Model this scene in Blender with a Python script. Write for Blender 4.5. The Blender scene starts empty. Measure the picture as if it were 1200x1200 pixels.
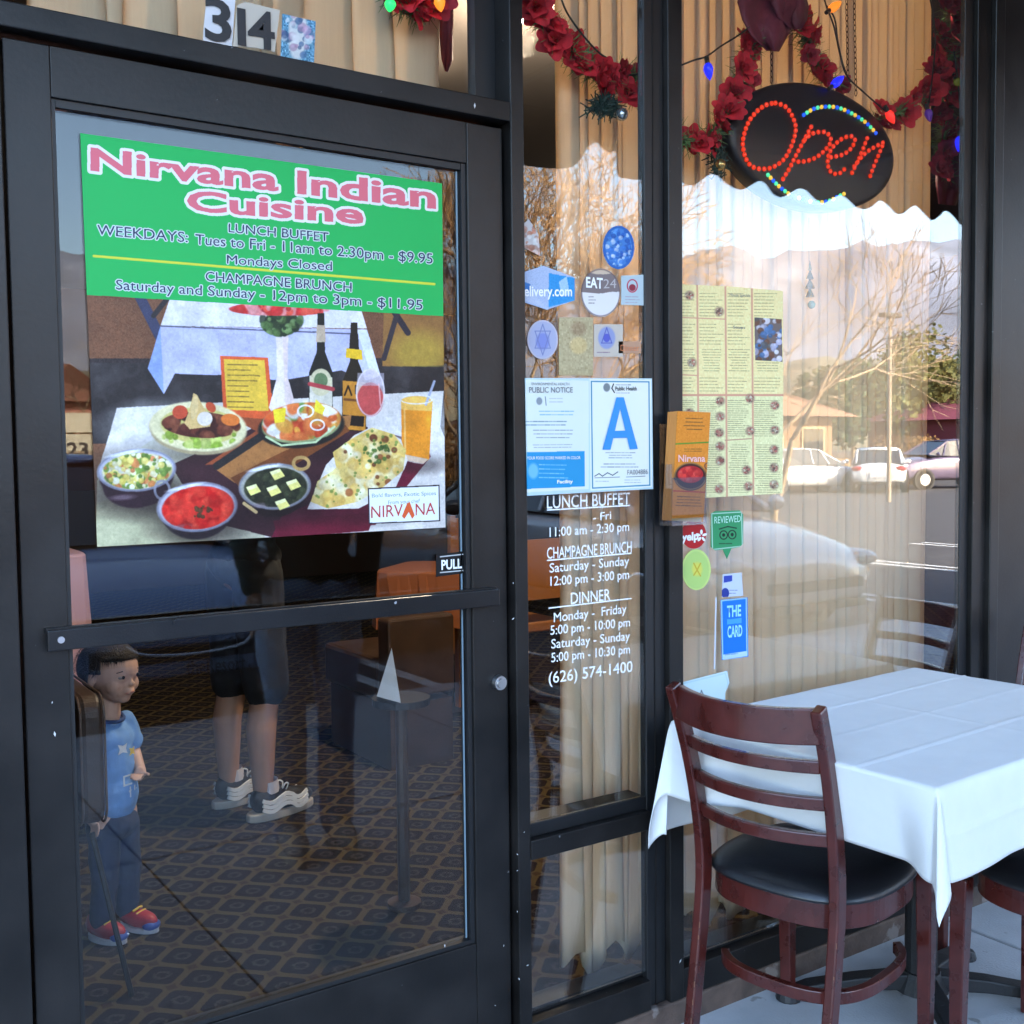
import bpy, bmesh, math, random
import numpy as np
from mathutils import Vector, Matrix, noise
random.seed(7)
rnd = random.Random(11)
PI = math.pi
S = bpy.context.scene
COL = S.collection

# ------------------------------------------------------------------ camera
FOC = 1300.0
YAW, PIT, ROL = 0.59306, -0.05478, -0.01074
_f = np.array([math.sin(YAW)*math.cos(PIT), math.cos(YAW)*math.cos(PIT), math.sin(PIT)])
_r = np.array([math.cos(YAW), -math.sin(YAW), 0.0]); _u = np.cross(_r, _f)
RX = math.cos(ROL)*_r + math.sin(ROL)*_u
UP = -math.sin(ROL)*_r + math.cos(ROL)*_u
RM = np.array([RX, -UP, _f])
CAM = np.array([0.0, -1.9, 1.34])
cd = bpy.data.cameras.new('camera'); cam = bpy.data.objects.new('camera', cd); COL.objects.link(cam)
cd.lens = FOC/1200*36; cd.sensor_width = 36; cd.clip_start = 0.02; cd.clip_end = 6000
cam.matrix_world = Matrix(((RX[0], UP[0], -_f[0], CAM[0]), (RX[1], UP[1], -_f[1], CAM[1]), (RX[2], UP[2], -_f[2], CAM[2]), (0, 0, 0, 1)))
S.camera = cam
S.render.resolution_x = 1024; S.render.resolution_y = 1024

# ------------------------------------------------------------------ sky, sun, exposure
SUN_EL, SUN_AZ = math.radians(24), math.radians(22)      # azimuth from +Y towards +X: behind the building
W = bpy.data.worlds.new('World'); S.world = W; W.use_nodes = True
nt = W.node_tree; nt.nodes.clear()
sky = nt.nodes.new('ShaderNodeTexSky'); sky.sky_type = 'NISHITA'; sky.sun_disc = False
sky.sun_elevation = SUN_EL; sky.sun_rotation = SUN_AZ; sky.altitude = 150; sky.dust_density = 2.0; sky.air_density = 1.0
bg = nt.nodes.new('ShaderNodeBackground'); bg.inputs[1].default_value = 0.15
wo = nt.nodes.new('ShaderNodeOutputWorld')
nt.links.new(sky.outputs[0], bg.inputs[0]); nt.links.new(bg.outputs[0], wo.inputs[0])
sl = bpy.data.lights.new('sun', 'SUN'); sl.energy = 3.5; sl.angle = math.radians(0.5); sl.color = (1.0, 0.86, 0.68)
so = bpy.data.objects.new('sun', sl); COL.objects.link(so)
sd = Vector((math.sin(SUN_AZ)*math.cos(SUN_EL), math.cos(SUN_AZ)*math.cos(SUN_EL), math.sin(SUN_EL)))
so.rotation_euler = sd.to_track_quat('Z', 'Y').to_euler(); so.location = (0, 0, 30)
S.view_settings.view_transform = 'Standard'; S.view_settings.look = 'None'
S.view_settings.exposure = 3.45; S.view_settings.gamma = 1.0
S.render.engine = 'CYCLES'
S.cycles.transparent_max_bounces = 24; S.cycles.max_bounces = 10; S.cycles.diffuse_bounces = 5; S.cycles.glossy_bounces = 5
S.cycles.use_denoising = True; S.cycles.caustics_reflective = False; S.cycles.caustics_refractive = False

# ------------------------------------------------------------------ projections: a pixel of the photo onto real planes
def ray(px, py):
    return RM.T @ np.array([(px-600)/FOC, (py-600)/FOC, 1.0])
def P(px, py, Y=0.0):
    d = ray(px, py); t = (Y-CAM[1])/d[1]; p = CAM+t*d
    return Vector(p)
def G(px, py, z=0.0):
    d = ray(px, py); t = (z-CAM[2])/d[2]; return Vector(CAM+t*d)
def M(px, py, Y):                      # a point seen in the glass: its real place out in the street
    p = P(px, py, Y); return Vector((p.x, -p.y, p.z))

# ------------------------------------------------------------------ materials
MATS = {}
def nodes(name):
    m = bpy.data.materials.new(name); m.use_nodes = True
    n = m.node_tree; b = n.nodes['Principled BSDF']
    return m, n, b
def mat(name, col, rough=0.6, metal=0.0, spec=0.5, var=0.0, scale=8.0, bump=0.0, bscale=60.0, emit=None, es=0.0, coat=0.0, trans=0.0, wear=None):
    if name in MATS: return MATS[name]
    m, n, b = nodes(name)
    b.inputs['Base Color'].default_value = (*col, 1); b.inputs['Roughness'].default_value = rough
    b.inputs['Metallic'].default_value = metal; b.inputs['Specular IOR Level'].default_value = spec
    if coat: b.inputs['Coat Weight'].default_value = coat; b.inputs['Coat Roughness'].default_value = 0.08
    if trans: b.inputs['Transmission Weight'].default_value = trans
    tc = n.nodes.new('ShaderNodeTexCoord')
    if var > 0:
        t = n.nodes.new('ShaderNodeTexNoise'); t.inputs['Scale'].default_value = scale; t.inputs['Detail'].default_value = 6
        n.links.new(tc.outputs['Object'], t.inputs['Vector'])
        r = n.nodes.new('ShaderNodeValToRGB')
        r.color_ramp.elements[0].position = 0.3; r.color_ramp.elements[1].position = 0.7
        r.color_ramp.elements[0].color = (*[c*(1-var) for c in col], 1); r.color_ramp.elements[1].color = (*[min(1, c*(1+var)) for c in col], 1)
        n.links.new(t.outputs['Fac'], r.inputs['Fac']); last = r.outputs['Color']
        if wear:
            t2 = n.nodes.new('ShaderNodeTexNoise'); t2.inputs['Scale'].default_value = wear[1]; t2.inputs['Detail'].default_value = 8
            n.links.new(tc.outputs['Object'], t2.inputs['Vector'])
            r2 = n.nodes.new('ShaderNodeValToRGB'); r2.color_ramp.elements[0].position = wear[2]; r2.color_ramp.elements[1].position = wear[2]+0.03
            n.links.new(t2.outputs['Fac'], r2.inputs['Fac'])
            mx = n.nodes.new('ShaderNodeMix'); mx.data_type = 'RGBA'
            n.links.new(r2.outputs['Color'], mx.inputs[0]); n.links.new(last, mx.inputs[6]); mx.inputs[7].default_value = (*wear[0], 1)
            last = mx.outputs[2]
        n.links.new(last, b.inputs['Base Color'])
        rr = n.nodes.new('ShaderNodeMapRange'); rr.inputs[3].default_value = max(0.02, rough-0.1); rr.inputs[4].default_value = min(1, rough+0.12)
        n.links.new(t.outputs['Fac'], rr.inputs[0]); n.links.new(rr.outputs[0], b.inputs['Roughness'])
    if bump > 0:
        t = n.nodes.new('ShaderNodeTexNoise'); t.inputs['Scale'].default_value = bscale; t.inputs['Detail'].default_value = 4
        n.links.new(tc.outputs['Object'], t.inputs['Vector'])
        bp = n.nodes.new('ShaderNodeBump'); bp.inputs['Strength'].default_value = bump; bp.inputs['Distance'].default_value = 0.004
        n.links.new(t.outputs['Fac'], bp.inputs['Height']); n.links.new(bp.outputs[0], b.inputs['Normal'])
    if emit:
        b.inputs['Emission Color'].default_value = (*emit, 1); b.inputs['Emission Strength'].default_value = es
    MATS[name] = m; return m

def glass_mat(name, f0, power=5.0, tint=(0.985, 0.99, 0.985)):
    m = bpy.data.materials.new(name); m.use_nodes = True; n = m.node_tree; n.nodes.clear()
    g = n.nodes.new('ShaderNodeNewGeometry')
    dot = n.nodes.new('ShaderNodeVectorMath'); dot.operation = 'DOT_PRODUCT'
    n.links.new(g.outputs['Incoming'], dot.inputs[0]); n.links.new(g.outputs['Normal'], dot.inputs[1])
    def mth(op, a, b=None):
        q = n.nodes.new('ShaderNodeMath'); q.operation = op
        for i, v in enumerate((a, b)):
            if v is None: continue
            if isinstance(v, (int, float)): q.inputs[i].default_value = v
            else: n.links.new(v, q.inputs[i])
        return q.outputs[0]
    c = mth('ABSOLUTE', dot.outputs['Value']); k = mth('POWER', mth('SUBTRACT', 1.0, c), power)
    fac = mth('ADD', mth('MULTIPLY', k, 1.0-f0), f0)
    tr = n.nodes.new('ShaderNodeBsdfTransparent'); tr.inputs[0].default_value = (*tint, 1)
    gl = n.nodes.new('ShaderNodeBsdfGlossy'); gl.inputs['Roughness'].default_value = 0.0
    mx = n.nodes.new('ShaderNodeMixShader'); o = n.nodes.new('ShaderNodeOutputMaterial')
    n.links.new(fac, mx.inputs[0]); n.links.new(tr.outputs[0], mx.inputs[1]); n.links.new(gl.outputs[0], mx.inputs[2]); n.links.new(mx.outputs[0], o.inputs[0])
    return m
M_GLASS = glass_mat('storefront glass', 0.045, power=2.3); M_DGLASS = glass_mat('door glass', 0.034, power=3.0)
M_CARGLASS = mat('car glass', (0.02, 0.025, 0.03), 0.05, spec=0.8)
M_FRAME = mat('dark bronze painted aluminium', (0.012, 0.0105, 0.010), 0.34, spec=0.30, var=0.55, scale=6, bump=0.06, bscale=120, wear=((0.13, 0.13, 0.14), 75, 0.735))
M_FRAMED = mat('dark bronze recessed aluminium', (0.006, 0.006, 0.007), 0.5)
M_BAR = mat('push bar paint', (0.007, 0.007, 0.008), 0.3, spec=0.4, var=0.2, scale=10, bump=0.1, bscale=300, wear=((0.3, 0.3, 0.32), 60, 0.74))
M_STEEL = mat('brushed steel', (0.55, 0.55, 0.56), 0.3, metal=1.0)
M_PLINTH = mat('brown painted plinth', (0.10, 0.065, 0.05), 0.75, var=0.45, scale=14, bump=0.6, bscale=70, wear=((0.22, 0.18, 0.16), 9, 0.60))
M_STUCCO = mat('stucco', (0.38, 0.30, 0.22), 0.9, var=0.12, scale=4, bump=0.7, bscale=90)
M_INWALL = mat('interior wall', (0.10, 0.04, 0.018), 0.8, var=0.15, scale=3)
M_CEIL = mat('interior ceiling', (0.03, 0.022, 0.018), 0.9)
M_PAVE = mat('grey concrete pavement', (0.47, 0.47, 0.48), 0.85, var=0.16, scale=5, bump=0.5, bscale=160, wear=((0.29, 0.28, 0.27), 16, 0.66))
M_CLOTH = mat('white cotton tablecloth', (0.78, 0.78, 0.78), 0.9, var=0.02, scale=20, bump=0.25, bscale=700)
M_WOOD = mat('mahogany varnished wood', (0.070, 0.011, 0.008), 0.28, var=0.28, scale=22, bump=0.08, bscale=90, coat=0.4, wear=((0.26, 0.10, 0.05), 150, 0.78))
M_WEAR = mat('worn wood edge', (0.22, 0.09, 0.05), 0.6)
M_VINYL = mat('black vinyl upholstery', (0.012, 0.012, 0.014), 0.30, spec=0.6, bump=0.12, bscale=220)
M_IRON = mat('black cast iron', (0.013, 0.013, 0.015), 0.55, bump=0.3, bscale=200)
M_SIGNB = mat('black sign plastic', (0.012, 0.012, 0.014), 0.35)
M_TAN = mat('sheer tan curtain', (0.60, 0.44, 0.26), 0.9, var=0.06, scale=3, bump=0.2, bscale=500)
def curtain_mat():
    m, n, b = nodes('pleated curtain fabric')
    b.inputs['Roughness'].default_value = 0.95; b.inputs['Specular IOR Level'].default_value = 0.1
    tc = n.nodes.new('ShaderNodeTexCoord'); mp = n.nodes.new('ShaderNodeMapping'); mp.inputs['Scale'].default_value = (1, 1, 0.02)
    t = n.nodes.new('ShaderNodeTexNoise'); t.inputs['Scale'].default_value = 260
    n.links.new(tc.outputs['Object'], mp.inputs[0]); n.links.new(mp.outputs[0], t.inputs['Vector'])
    r = n.nodes.new('ShaderNodeValToRGB'); r.color_ramp.elements[0].color = (0.78, 0.60, 0.40, 1); r.color_ramp.elements[1].color = (0.90, 0.75, 0.53, 1)
    n.links.new(t.outputs['Fac'], r.inputs['Fac']); n.links.new(r.outputs[0], b.inputs['Base Color'])
    tl = n.nodes.new('ShaderNodeBsdfTranslucent'); tl.inputs[0].default_value = (0.85, 0.68, 0.46, 1)
    mx = n.nodes.new('ShaderNodeMixShader'); mx.inputs[0].default_value = 0.42
    o = n.nodes['Material Output']
    n.links.new(b.outputs[0], mx.inputs[1]); n.links.new(tl.outputs[0], mx.inputs[2]); n.links.new(mx.outputs[0], o.inputs[0])
    return m
M_CURT = curtain_mat()
def carpet_mat():
    m, n, b = nodes('diamond pattern carpet')
    b.inputs['Roughness'].default_value = 1.0; b.inputs['Specular IOR Level'].default_value = 0.05
    tc = n.nodes.new('ShaderNodeTexCoord'); sp = n.nodes.new('ShaderNodeSeparateXYZ'); n.links.new(tc.outputs['Object'], sp.inputs[0])
    def mth(op, a, c=None, d=None):
        q = n.nodes.new('ShaderNodeMath'); q.operation = op
        for i, v in enumerate((a, c, d)):
            if v is None: continue
            if isinstance(v, (int, float)): q.inputs[i].default_value = v
            else: n.links.new(v, q.inputs[i])
        return q.outputs[0]
    L = 0.1115
    u = mth('DIVIDE', mth('MULTIPLY', mth('SUBTRACT', sp.outputs[0], sp.outputs[1]), 0.7071), L)
    v = mth('DIVIDE', mth('MULTIPLY', mth('ADD', sp.outputs[0], sp.outputs[1]), 0.7071), L)
    # cell centre measured at (1.669, 1.164)
    u0 = (1.669-1.164)*0.7071/L; v0 = (1.669+1.164)*0.7071/L
    fu = mth('ABSOLUTE', mth('SUBTRACT', mth('FRACT', mth('ADD', u, 0.5-u0+40)), 0.5))
    fv = mth('ABSOLUTE', mth('SUBTRACT', mth('FRACT', mth('ADD', v, 0.5-v0+40)), 0.5))
    p4 = mth('POWER', mth('ADD', mth('POWER', fu, 6.0), mth('POWER', fv, 6.0)), 1/6.0)
    t = n.nodes.new('ShaderNodeTexNoise'); t.inputs['Scale'].default_value = 180; t.inputs['Detail'].default_value = 5
    n.links.new(tc.outputs['Object'], t.inputs['Vector'])
    e = mth('ADD', p4, mth('MULTIPLY', mth('SUBTRACT', t.outputs['Fac'], 0.5), 0.10))
    band = mth('GREATER_THAN', e, 0.405)
    rad = mth('SQRT', mth('ADD', mth('MULTIPLY', fu, fu), mth('MULTIPLY', fv, fv)))
    ring = mth('LESS_THAN', mth('ABSOLUTE', mth('SUBTRACT', mth('ADD', rad, mth('MULTIPLY', mth('SUBTRACT', t.outputs['Fac'], 0.5), 0.35)), 0.16)), 0.035)
    knot = mth('GREATER_THAN', rad, 0.60)
    def mix(f, a, c):
        q = n.nodes.new('ShaderNodeMix'); q.data_type = 'RGBA'; n.links.new(f, q.inputs[0])
        for i, w in ((6, a), (7, c)):
            if isinstance(w, tuple): q.inputs[i].default_value = (*w, 1)
            else: n.links.new(w, q.inputs[i])
        return q.outputs[2]
    c1 = mix(ring, (0.020, 0.017, 0.020), (0.075, 0.060, 0.055))
    c2 = mix(band, c1, (0.115, 0.085, 0.042)); c3 = mix(knot, c2, (0.07, 0.045, 0.03))
    n2 = n.nodes.new('ShaderNodeTexNoise'); n2.inputs['Scale'].default_value = 400; n.links.new(tc.outputs['Object'], n2.inputs['Vector'])
    mm = n.nodes.new('ShaderNodeMix'); mm.data_type = 'RGBA'; mm.blend_type = 'MULTIPLY'; mm.inputs[0].default_value = 0.6
    n.links.new(c3, mm.inputs[6]); n.links.new(n2.outputs['Color'], mm.inputs[7])
    n.links.new(mm.outputs[2], b.inputs['Base Color'])
    return m
M_CARPET = carpet_mat()

# ------------------------------------------------------------------ mesh helpers
class MB:
    def __init__(s): s.v = []; s.f = []; s.mi = []; s.cur = 0
    def add(s, vs, fs, mi=None):
        o = len(s.v); s.v += [tuple(v) for v in vs]; s.f += [tuple(i+o for i in f) for f in fs]; s.mi += [s.cur if mi is None else mi]*len(fs); return s
    def box(s, x0, x1, y0, y1, z0, z1, mi=None):
        vs = [(x, y, z) for z in (z0, z1) for y in (y0, y1) for x in (x0, x1)]
        return s.add(vs, [(0, 2, 3, 1), (4, 5, 7, 6), (0, 1, 5, 4), (2, 6, 7, 3), (0, 4, 6, 2), (1, 3, 7, 5)], mi)
    def tube(s, pts, r, n=8, cap=True, ry=None, upv=None, mi=None):
        pts = [Vector(p) for p in pts]; k = len(pts)
        rs = r if isinstance(r, (list, tuple)) else [r]*k
        vs = []; prev = None
        for i, p in enumerate(pts):
            t = (pts[min(i+1, k-1)]-pts[max(i-1, 0)]).normalized()
            if upv is not None: a = Vector(upv)
            elif prev is not None: a = prev
            else: a = Vector((0, 0, 1)) if abs(t.z) < 0.9 else Vector((1, 0, 0))
            a = (a-t*a.dot(t)).normalized(); b = t.cross(a); prev = a
            rb = rs[i] if ry is None else (ry[i] if isinstance(ry, (list, tuple)) else ry)
            for j in range(n):
                w = 2*PI*j/n
                vs.append(p+a*math.cos(w)*rs[i]+b*math.sin(w)*rb)
        fs = [(i*n+j, i*n+(j+1) % n, (i+1)*n+(j+1) % n, (i+1)*n+j) for i in range(k-1) for j in range(n)]
        if cap: fs += [tuple(range(n-1, -1, -1)), tuple((k-1)*n+j for j in range(n))]
        return s.add(vs, fs, mi)
    def sweep(s, pts, w, h, wdir, mi=None):        # rectangular section, width along wdir, height across
        pts = [Vector(p) for p in pts]; k = len(pts); vs = []
        for i, p in enumerate(pts):
            t = (pts[min(i+1, k-1)]-pts[max(i-1, 0)]).normalized()
            a = Vector(wdir); a = (a-t*a.dot(t)).normalized(); b = t.cross(a)
            ww = w[i] if isinstance(w, (list, tuple)) else w; hh = h[i] if isinstance(h, (list, tuple)) else h
            for su, sv in ((-1, -1), (1, -1), (1, 1), (-1, 1)): vs.append(p+a*su*ww/2+b*sv*hh/2)
        fs = [(i*4+j, i*4+(j+1) % 4, (i+1)*4+(j+1) % 4, (i+1)*4+j) for i in range(k-1) for j in range(4)]+[(3, 2, 1, 0), tuple((k-1)*4+j for j in range(4))]
        return s.add(vs, fs, mi)
    def ell(s, c, r, nu=14, nv=9, rot=None, mi=None):
        vs = []
        for i in range(nv+1):
            th = PI*i/nv
            for j in range(nu):
                ph = 2*PI*j/nu
                p = Vector((r[0]*math.sin(th)*math.cos(ph), r[1]*math.sin(th)*math.sin(ph), r[2]*math.cos(th)))
                if rot is not None: p = rot @ p
                vs.append(p+Vector(c))
        fs = [(i*nu+j, (i+1)*nu+j, (i+1)*nu+(j+1) % nu, i*nu+(j+1) % nu) for i in range(nv) for j in range(nu)]
        return s.add(vs, fs, mi)
    def prism(s, poly, y0, y1, mi=None):            # poly of (x,z), extruded in y
        n = len(poly); vs = [(x, y0, z) for x, z in poly]+[(x, y1, z) for x, z in poly]
        fs = [tuple(range(n)), tuple(range(2*n-1, n-1, -1))]+[(i, i+n, (i+1) % n+n, (i+1) % n) for i in range(n)]
        return s.add(vs, fs, mi)
    def prismz(s, poly, z0, z1, mi=None):
        n = len(poly); vs = [(x, y, z0) for x, y in poly]+[(x, y, z1) for x, y in poly]
        fs = [tuple(range(n-1, -1, -1)), tuple(range(n, 2*n))]+[(i, (i+1) % n, (i+1) % n+n, i+n) for i in range(n)]
        return s.add(vs, fs, mi)
    def build(s, name, m, parent=None, smooth=False, bevel=0, subsurf=0, fixn=True):
        me = bpy.data.meshes.new(name); me.from_pydata(s.v, [], s.f)
        for x in (m if isinstance(m, (list, tuple)) else [m]): me.materials.append(x)
        for p, i in zip(me.polygons, s.mi): p.material_index = i
        if fixn:
            bm = bmesh.new(); bm.from_mesh(me); bmesh.ops.remove_doubles(bm, verts=bm.verts, dist=1e-5); bmesh.ops.recalc_face_normals(bm, faces=bm.faces); bm.to_mesh(me); bm.free()
        if smooth:
            for p in me.polygons: p.use_smooth = True
        o = link(name, me, parent)
        if bevel:
            b = o.modifiers.new('bevel', 'BEVEL'); b.width = bevel; b.segments = 2; b.limit_method = 'ANGLE'
        if subsurf:
            b = o.modifiers.new('sub', 'SUBSURF'); b.levels = subsurf; b.render_levels = subsurf
        return o
def link(name, me, parent=None):
    o = bpy.data.objects.new(name, me); COL.objects.link(o)
    if parent is not None:
        o.parent = parent
        L = Matrix.Identity(4); q = parent; chain = []
        while q is not None: chain.append(q); q = q.parent
        for q in reversed(chain): L = L @ q.matrix_parent_inverse @ q.matrix_basis
        o.matrix_parent_inverse = L.inverted()
    return o
def tag(o, label=None, cat=None, group=None, kind=None):
    if label: o['label'] = label
    if cat: o['category'] = cat
    if group: o['group'] = group
    if kind: o['kind'] = kind
    return o
def thing(name, loc, label, cat, group=None, rz=0):
    o = bpy.data.objects.new(name, None); COL.objects.link(o); o.location = loc; o.rotation_euler = (0, 0, rz); o.empty_display_size = 0.1
    return tag(o, label, cat, group)
def copy_tree(o, parent=None):
    c = o.copy(); COL.objects.link(c)
    if parent is not None: c.parent = parent
    for ch in list(o.children): copy_tree(ch, c)
    return c
def smooth_curve(pts, k=6):
    pts = [Vector(p) for p in pts]; out = []
    for i in range(len(pts)-1):
        p0, p1, p2, p3 = pts[max(i-1, 0)], pts[i], pts[i+1], pts[min(i+2, len(pts)-1)]
        for j in range(k):
            t = j/k
            out.append(0.5*((2*p1)+(-p0+p2)*t+(2*p0-5*p1+4*p2-p3)*t*t+(-p0+3*p1-3*p2+p3)*t**3))
    out.append(pts[-1]); return out

# ------------------------------------------------------------------ setting: ground
g = MB(); g.box(-400, 400, -400, -3.56, -0.30, -0.12); o = g.build('road', mat('asphalt', (0.055, 0.055, 0.06), 0.9, var=0.25, scale=6, bump=0.6, bscale=90)); tag(o, kind='structure')
g = MB(); g.box(-400, 400, 12, 500, -0.30, -0.12); o = g.build('ground', mat('ground', (0.12, 0.10, 0.07), 0.95, var=0.3, scale=2)); tag(o, kind='structure')
pv = bpy.data.objects.new('pavement', None); COL.objects.link(pv); tag(pv, kind='structure')
xs = [-10+0.57-0.02+1.74*i for i in range(18)]
for i in range(len(xs)-1):
    for (ya, yb) in ((-3.40, -1.745), (-1.735, -0.0)):
        g = MB(); g.box(xs[i]+0.005, xs[i+1]-0.005, ya, yb, -0.13, 0.0)
        g.build('slab', M_PAVE, pv, bevel=0.006)
g = MB(); g.box(xs[0], xs[-1], -3.395, 0.0, -0.14, -0.012); g.build('joint_bed', mat('dark joint', (0.04, 0.04, 0.04), 0.9), pv)
for i in range(10):
    g = MB(); g.box(xs[0]+i*2.95, xs[0]+(i+1)*2.95-0.01, -3.56, -3.41, -0.13, 0.0); g.build('kerb_stone', M_PAVE, pv, bevel=0.012)
mk = mat('white road paint', (0.62, 0.62, 0.6), 0.8, var=0.15, scale=12)
for i in range(-3, 12):
    for dx in (0, 0.28):
        g = MB(); x = 0.30+2.8*i+dx; g.box(x, x+0.10, -8.6, -3.75, -0.12, -0.116); o = g.build('stall_line', mk); tag(o, kind='structure')
# interior floor
g = MB(); g.box(-5, 8.4, 0.02, 9.4, -0.1, 0.0); o = g.build('carpet_floor', M_CARPET); tag(o, kind='structure')

# hills behind the street
def ridge(name, dist, base, amp, seed, m, az0=-45, az1=110, n=220, rows=14, depth=0.35):
    g = MB(); vs = []
    for j in range(rows):
        t = j/(rows-1)
        for i in range(n+1):
            az = math.radians(az0+(az1-az0)*i/n)
            d = dist*(1+depth*t)
            e = base+amp*(noise.fractal((az*4+seed, seed, 0), 0.9, 2.1, 6))+amp*0.4*noise.fractal((az*13+seed, t*3, 1), 0.8, 2.1, 5)
            h = e*(math.sin(t*PI/2)**0.8)
            z = CAM[2]*0-1.0+dist*math.tan(math.radians(max(0.1, h)))*(1+depth*t)
            if j == 0: z = -2
            vs.append((math.sin(az)*d, -1.9-math.cos(az)*d, z))
    fs = [(j*(n+1)+i, j*(n+1)+i+1, (j+1)*(n+1)+i+1, (j+1)*(n+1)+i) for j in range(rows-1) for i in range(n)]
    g.add(vs, fs); o = g.build(name, m, smooth=True); tag(o, kind='structure')
M_MT = mat('haze tinted mountain scrub', (0.20, 0.22, 0.28), 1.0, var=0.30, scale=0.006)  # blue of distant haze mixed into the base colour
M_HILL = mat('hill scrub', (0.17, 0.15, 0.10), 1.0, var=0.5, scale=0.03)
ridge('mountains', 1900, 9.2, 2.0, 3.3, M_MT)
ridge('hills', 420, 4.4, 1.6, 9.1, M_HILL)

# ------------------------------------------------------------------ the restaurant building
XL, XR, YB, ZT = -8.0, 14.0, 10.0, 5.2
bld = thing('restaurant_building', (3, 5, 0), 'restaurant building with black framed glass shopfront under an awning', 'building')
def part(name, boxes, m, parent=bld, bevel=0):
    g = MB()
    for b in boxes: g.box(*b)
    return g.build(name, m, parent, bevel=bevel)
part('outer_wall', [(XL, -0.35, 0.0, 0.18, 0, ZT), (3.35, XR, 0.0, 0.18, 0, ZT), (-0.35, 3.35, 0.0, 0.18, 2.92, ZT)], M_STUCCO)
part('outer_wall', [(XL, XL+0.18, 0.18, YB, 0, ZT), (XR-0.18, XR, 0.18, YB, 0, ZT), (XL, XR, YB, YB+0.18, 0, ZT)], M_STUCCO)
part('roof', [(XL-0.1, XR+0.1, -0.08, YB+0.3, ZT, ZT+0.25)], mat('roof cap', (0.2, 0.15, 0.12), 0.9))
part('interior_wall', [(-5.2, -5.0, 0.2, 9.4, 0, 3.1), (8.4, 8.6, 0.2, 9.4, 0, 3.1), (-5.2, 8.6, 9.4, 9.6, 0, 3.1)], M_INWALL)
part('ceiling', [(-5.2, 8.6, 0.19, 9.4, 2.95, 3.05)], M_CEIL)
part('wainscot', [(-5.0, 8.4, 9.36, 9.397, 0, 1.0)], mat('dark wainscot', (0.03, 0.015, 0.01), 0.5))
part('plinth', [(1.274, 3.35, -0.022, 0.10, -0.02, 0.058)], M_PLINTH, bevel=0.006)
part('threshold', [(0.30, 1.30, -0.015, 0.08, 0.0, 0.009)], M_STEEL)
# frame members (x0,x1,y0,y1,z0,z1)
part('door_jamb', [(0.06, 0.326, -0.02, 0.10, 0, 2.0)], M_FRAME, bevel=0.002)
part('wall_panel', [(-0.35, 0.055, -0.012, 0.06, 0, 2.92)], M_FRAME)
part('door_jamb', [(1.274, 1.306, -0.02, 0.10, 0.0585, 2.92)], M_FRAME, bevel=0.002)
part('transom_bar', [(0.06, 1.2735, -0.02, 0.10, 2.002, 2.041)], M_FRAME, bevel=0.002)
part('transom_jamb', [(0.06, 0.098, -0.018, 0.09, 2.042, 2.92)], M_FRAME)
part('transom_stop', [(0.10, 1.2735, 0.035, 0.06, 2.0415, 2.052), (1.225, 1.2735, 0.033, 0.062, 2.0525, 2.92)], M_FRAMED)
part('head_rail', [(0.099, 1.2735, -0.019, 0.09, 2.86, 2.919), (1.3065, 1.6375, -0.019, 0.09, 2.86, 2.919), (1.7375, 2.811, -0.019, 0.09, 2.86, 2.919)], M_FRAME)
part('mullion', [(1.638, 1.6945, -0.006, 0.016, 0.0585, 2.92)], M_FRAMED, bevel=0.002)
part('mullion', [(1.695, 1.737, -0.022, 0.020, 0.0585, 2.92)], M_FRAME, bevel=0.002)
part('mullion', [(1.662, 1.666, -0.008, -0.003, 0.0585, 2.91)], M_FRAME)
part('sill_rail', [(1.3065, 1.6375, -0.02, 0.09, 0.0585, 0.128), (1.7375, 2.811, -0.02, 0.09, 0.0585, 0.128)], M_FRAME, bevel=0.002)
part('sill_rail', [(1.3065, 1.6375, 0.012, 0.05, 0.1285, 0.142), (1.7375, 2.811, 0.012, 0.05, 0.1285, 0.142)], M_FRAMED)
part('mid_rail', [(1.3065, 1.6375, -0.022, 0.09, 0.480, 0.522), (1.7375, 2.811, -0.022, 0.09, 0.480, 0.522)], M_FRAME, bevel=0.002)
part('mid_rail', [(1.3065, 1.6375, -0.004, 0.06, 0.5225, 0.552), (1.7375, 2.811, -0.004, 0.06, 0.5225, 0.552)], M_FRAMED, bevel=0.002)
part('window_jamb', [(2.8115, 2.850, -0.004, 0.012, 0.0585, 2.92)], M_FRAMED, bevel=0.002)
part('window_jamb', [(2.8505, 2.912, -0.018, 0.010, 0.0585, 2.92)], M_FRAME, bevel=0.002)
part('window_jamb', [(2.9125, 2.955, -0.034, 0.012, 0.0585, 2.92)], M_FRAME, bevel=0.003)
part('wall_panel', [(2.961, 3.348, -0.02, 0.012, 0.0585, 2.92)], M_FRAME)
def pane(x0, x1, z0, z1, y=0.030, name='window_pane', parent=bld, m=None):
    g = MB(); g.box(x0, x1, y, y+0.006, z0, z1); return g.build(name, m or M_GLASS, parent)
pane(0.098, 1.226, 2.052, 2.86, y=0.045)
pane(1.307, 1.6375, 0.142, 0.479, y=-0.001); pane(1.307, 1.6375, 0.553, 2.86, y=-0.001)
pane(1.7375, 2.811, 0.142, 0.479, y=-0.001); pane(1.7375, 2.811, 0.553, 2.86, y=-0.001)
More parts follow.
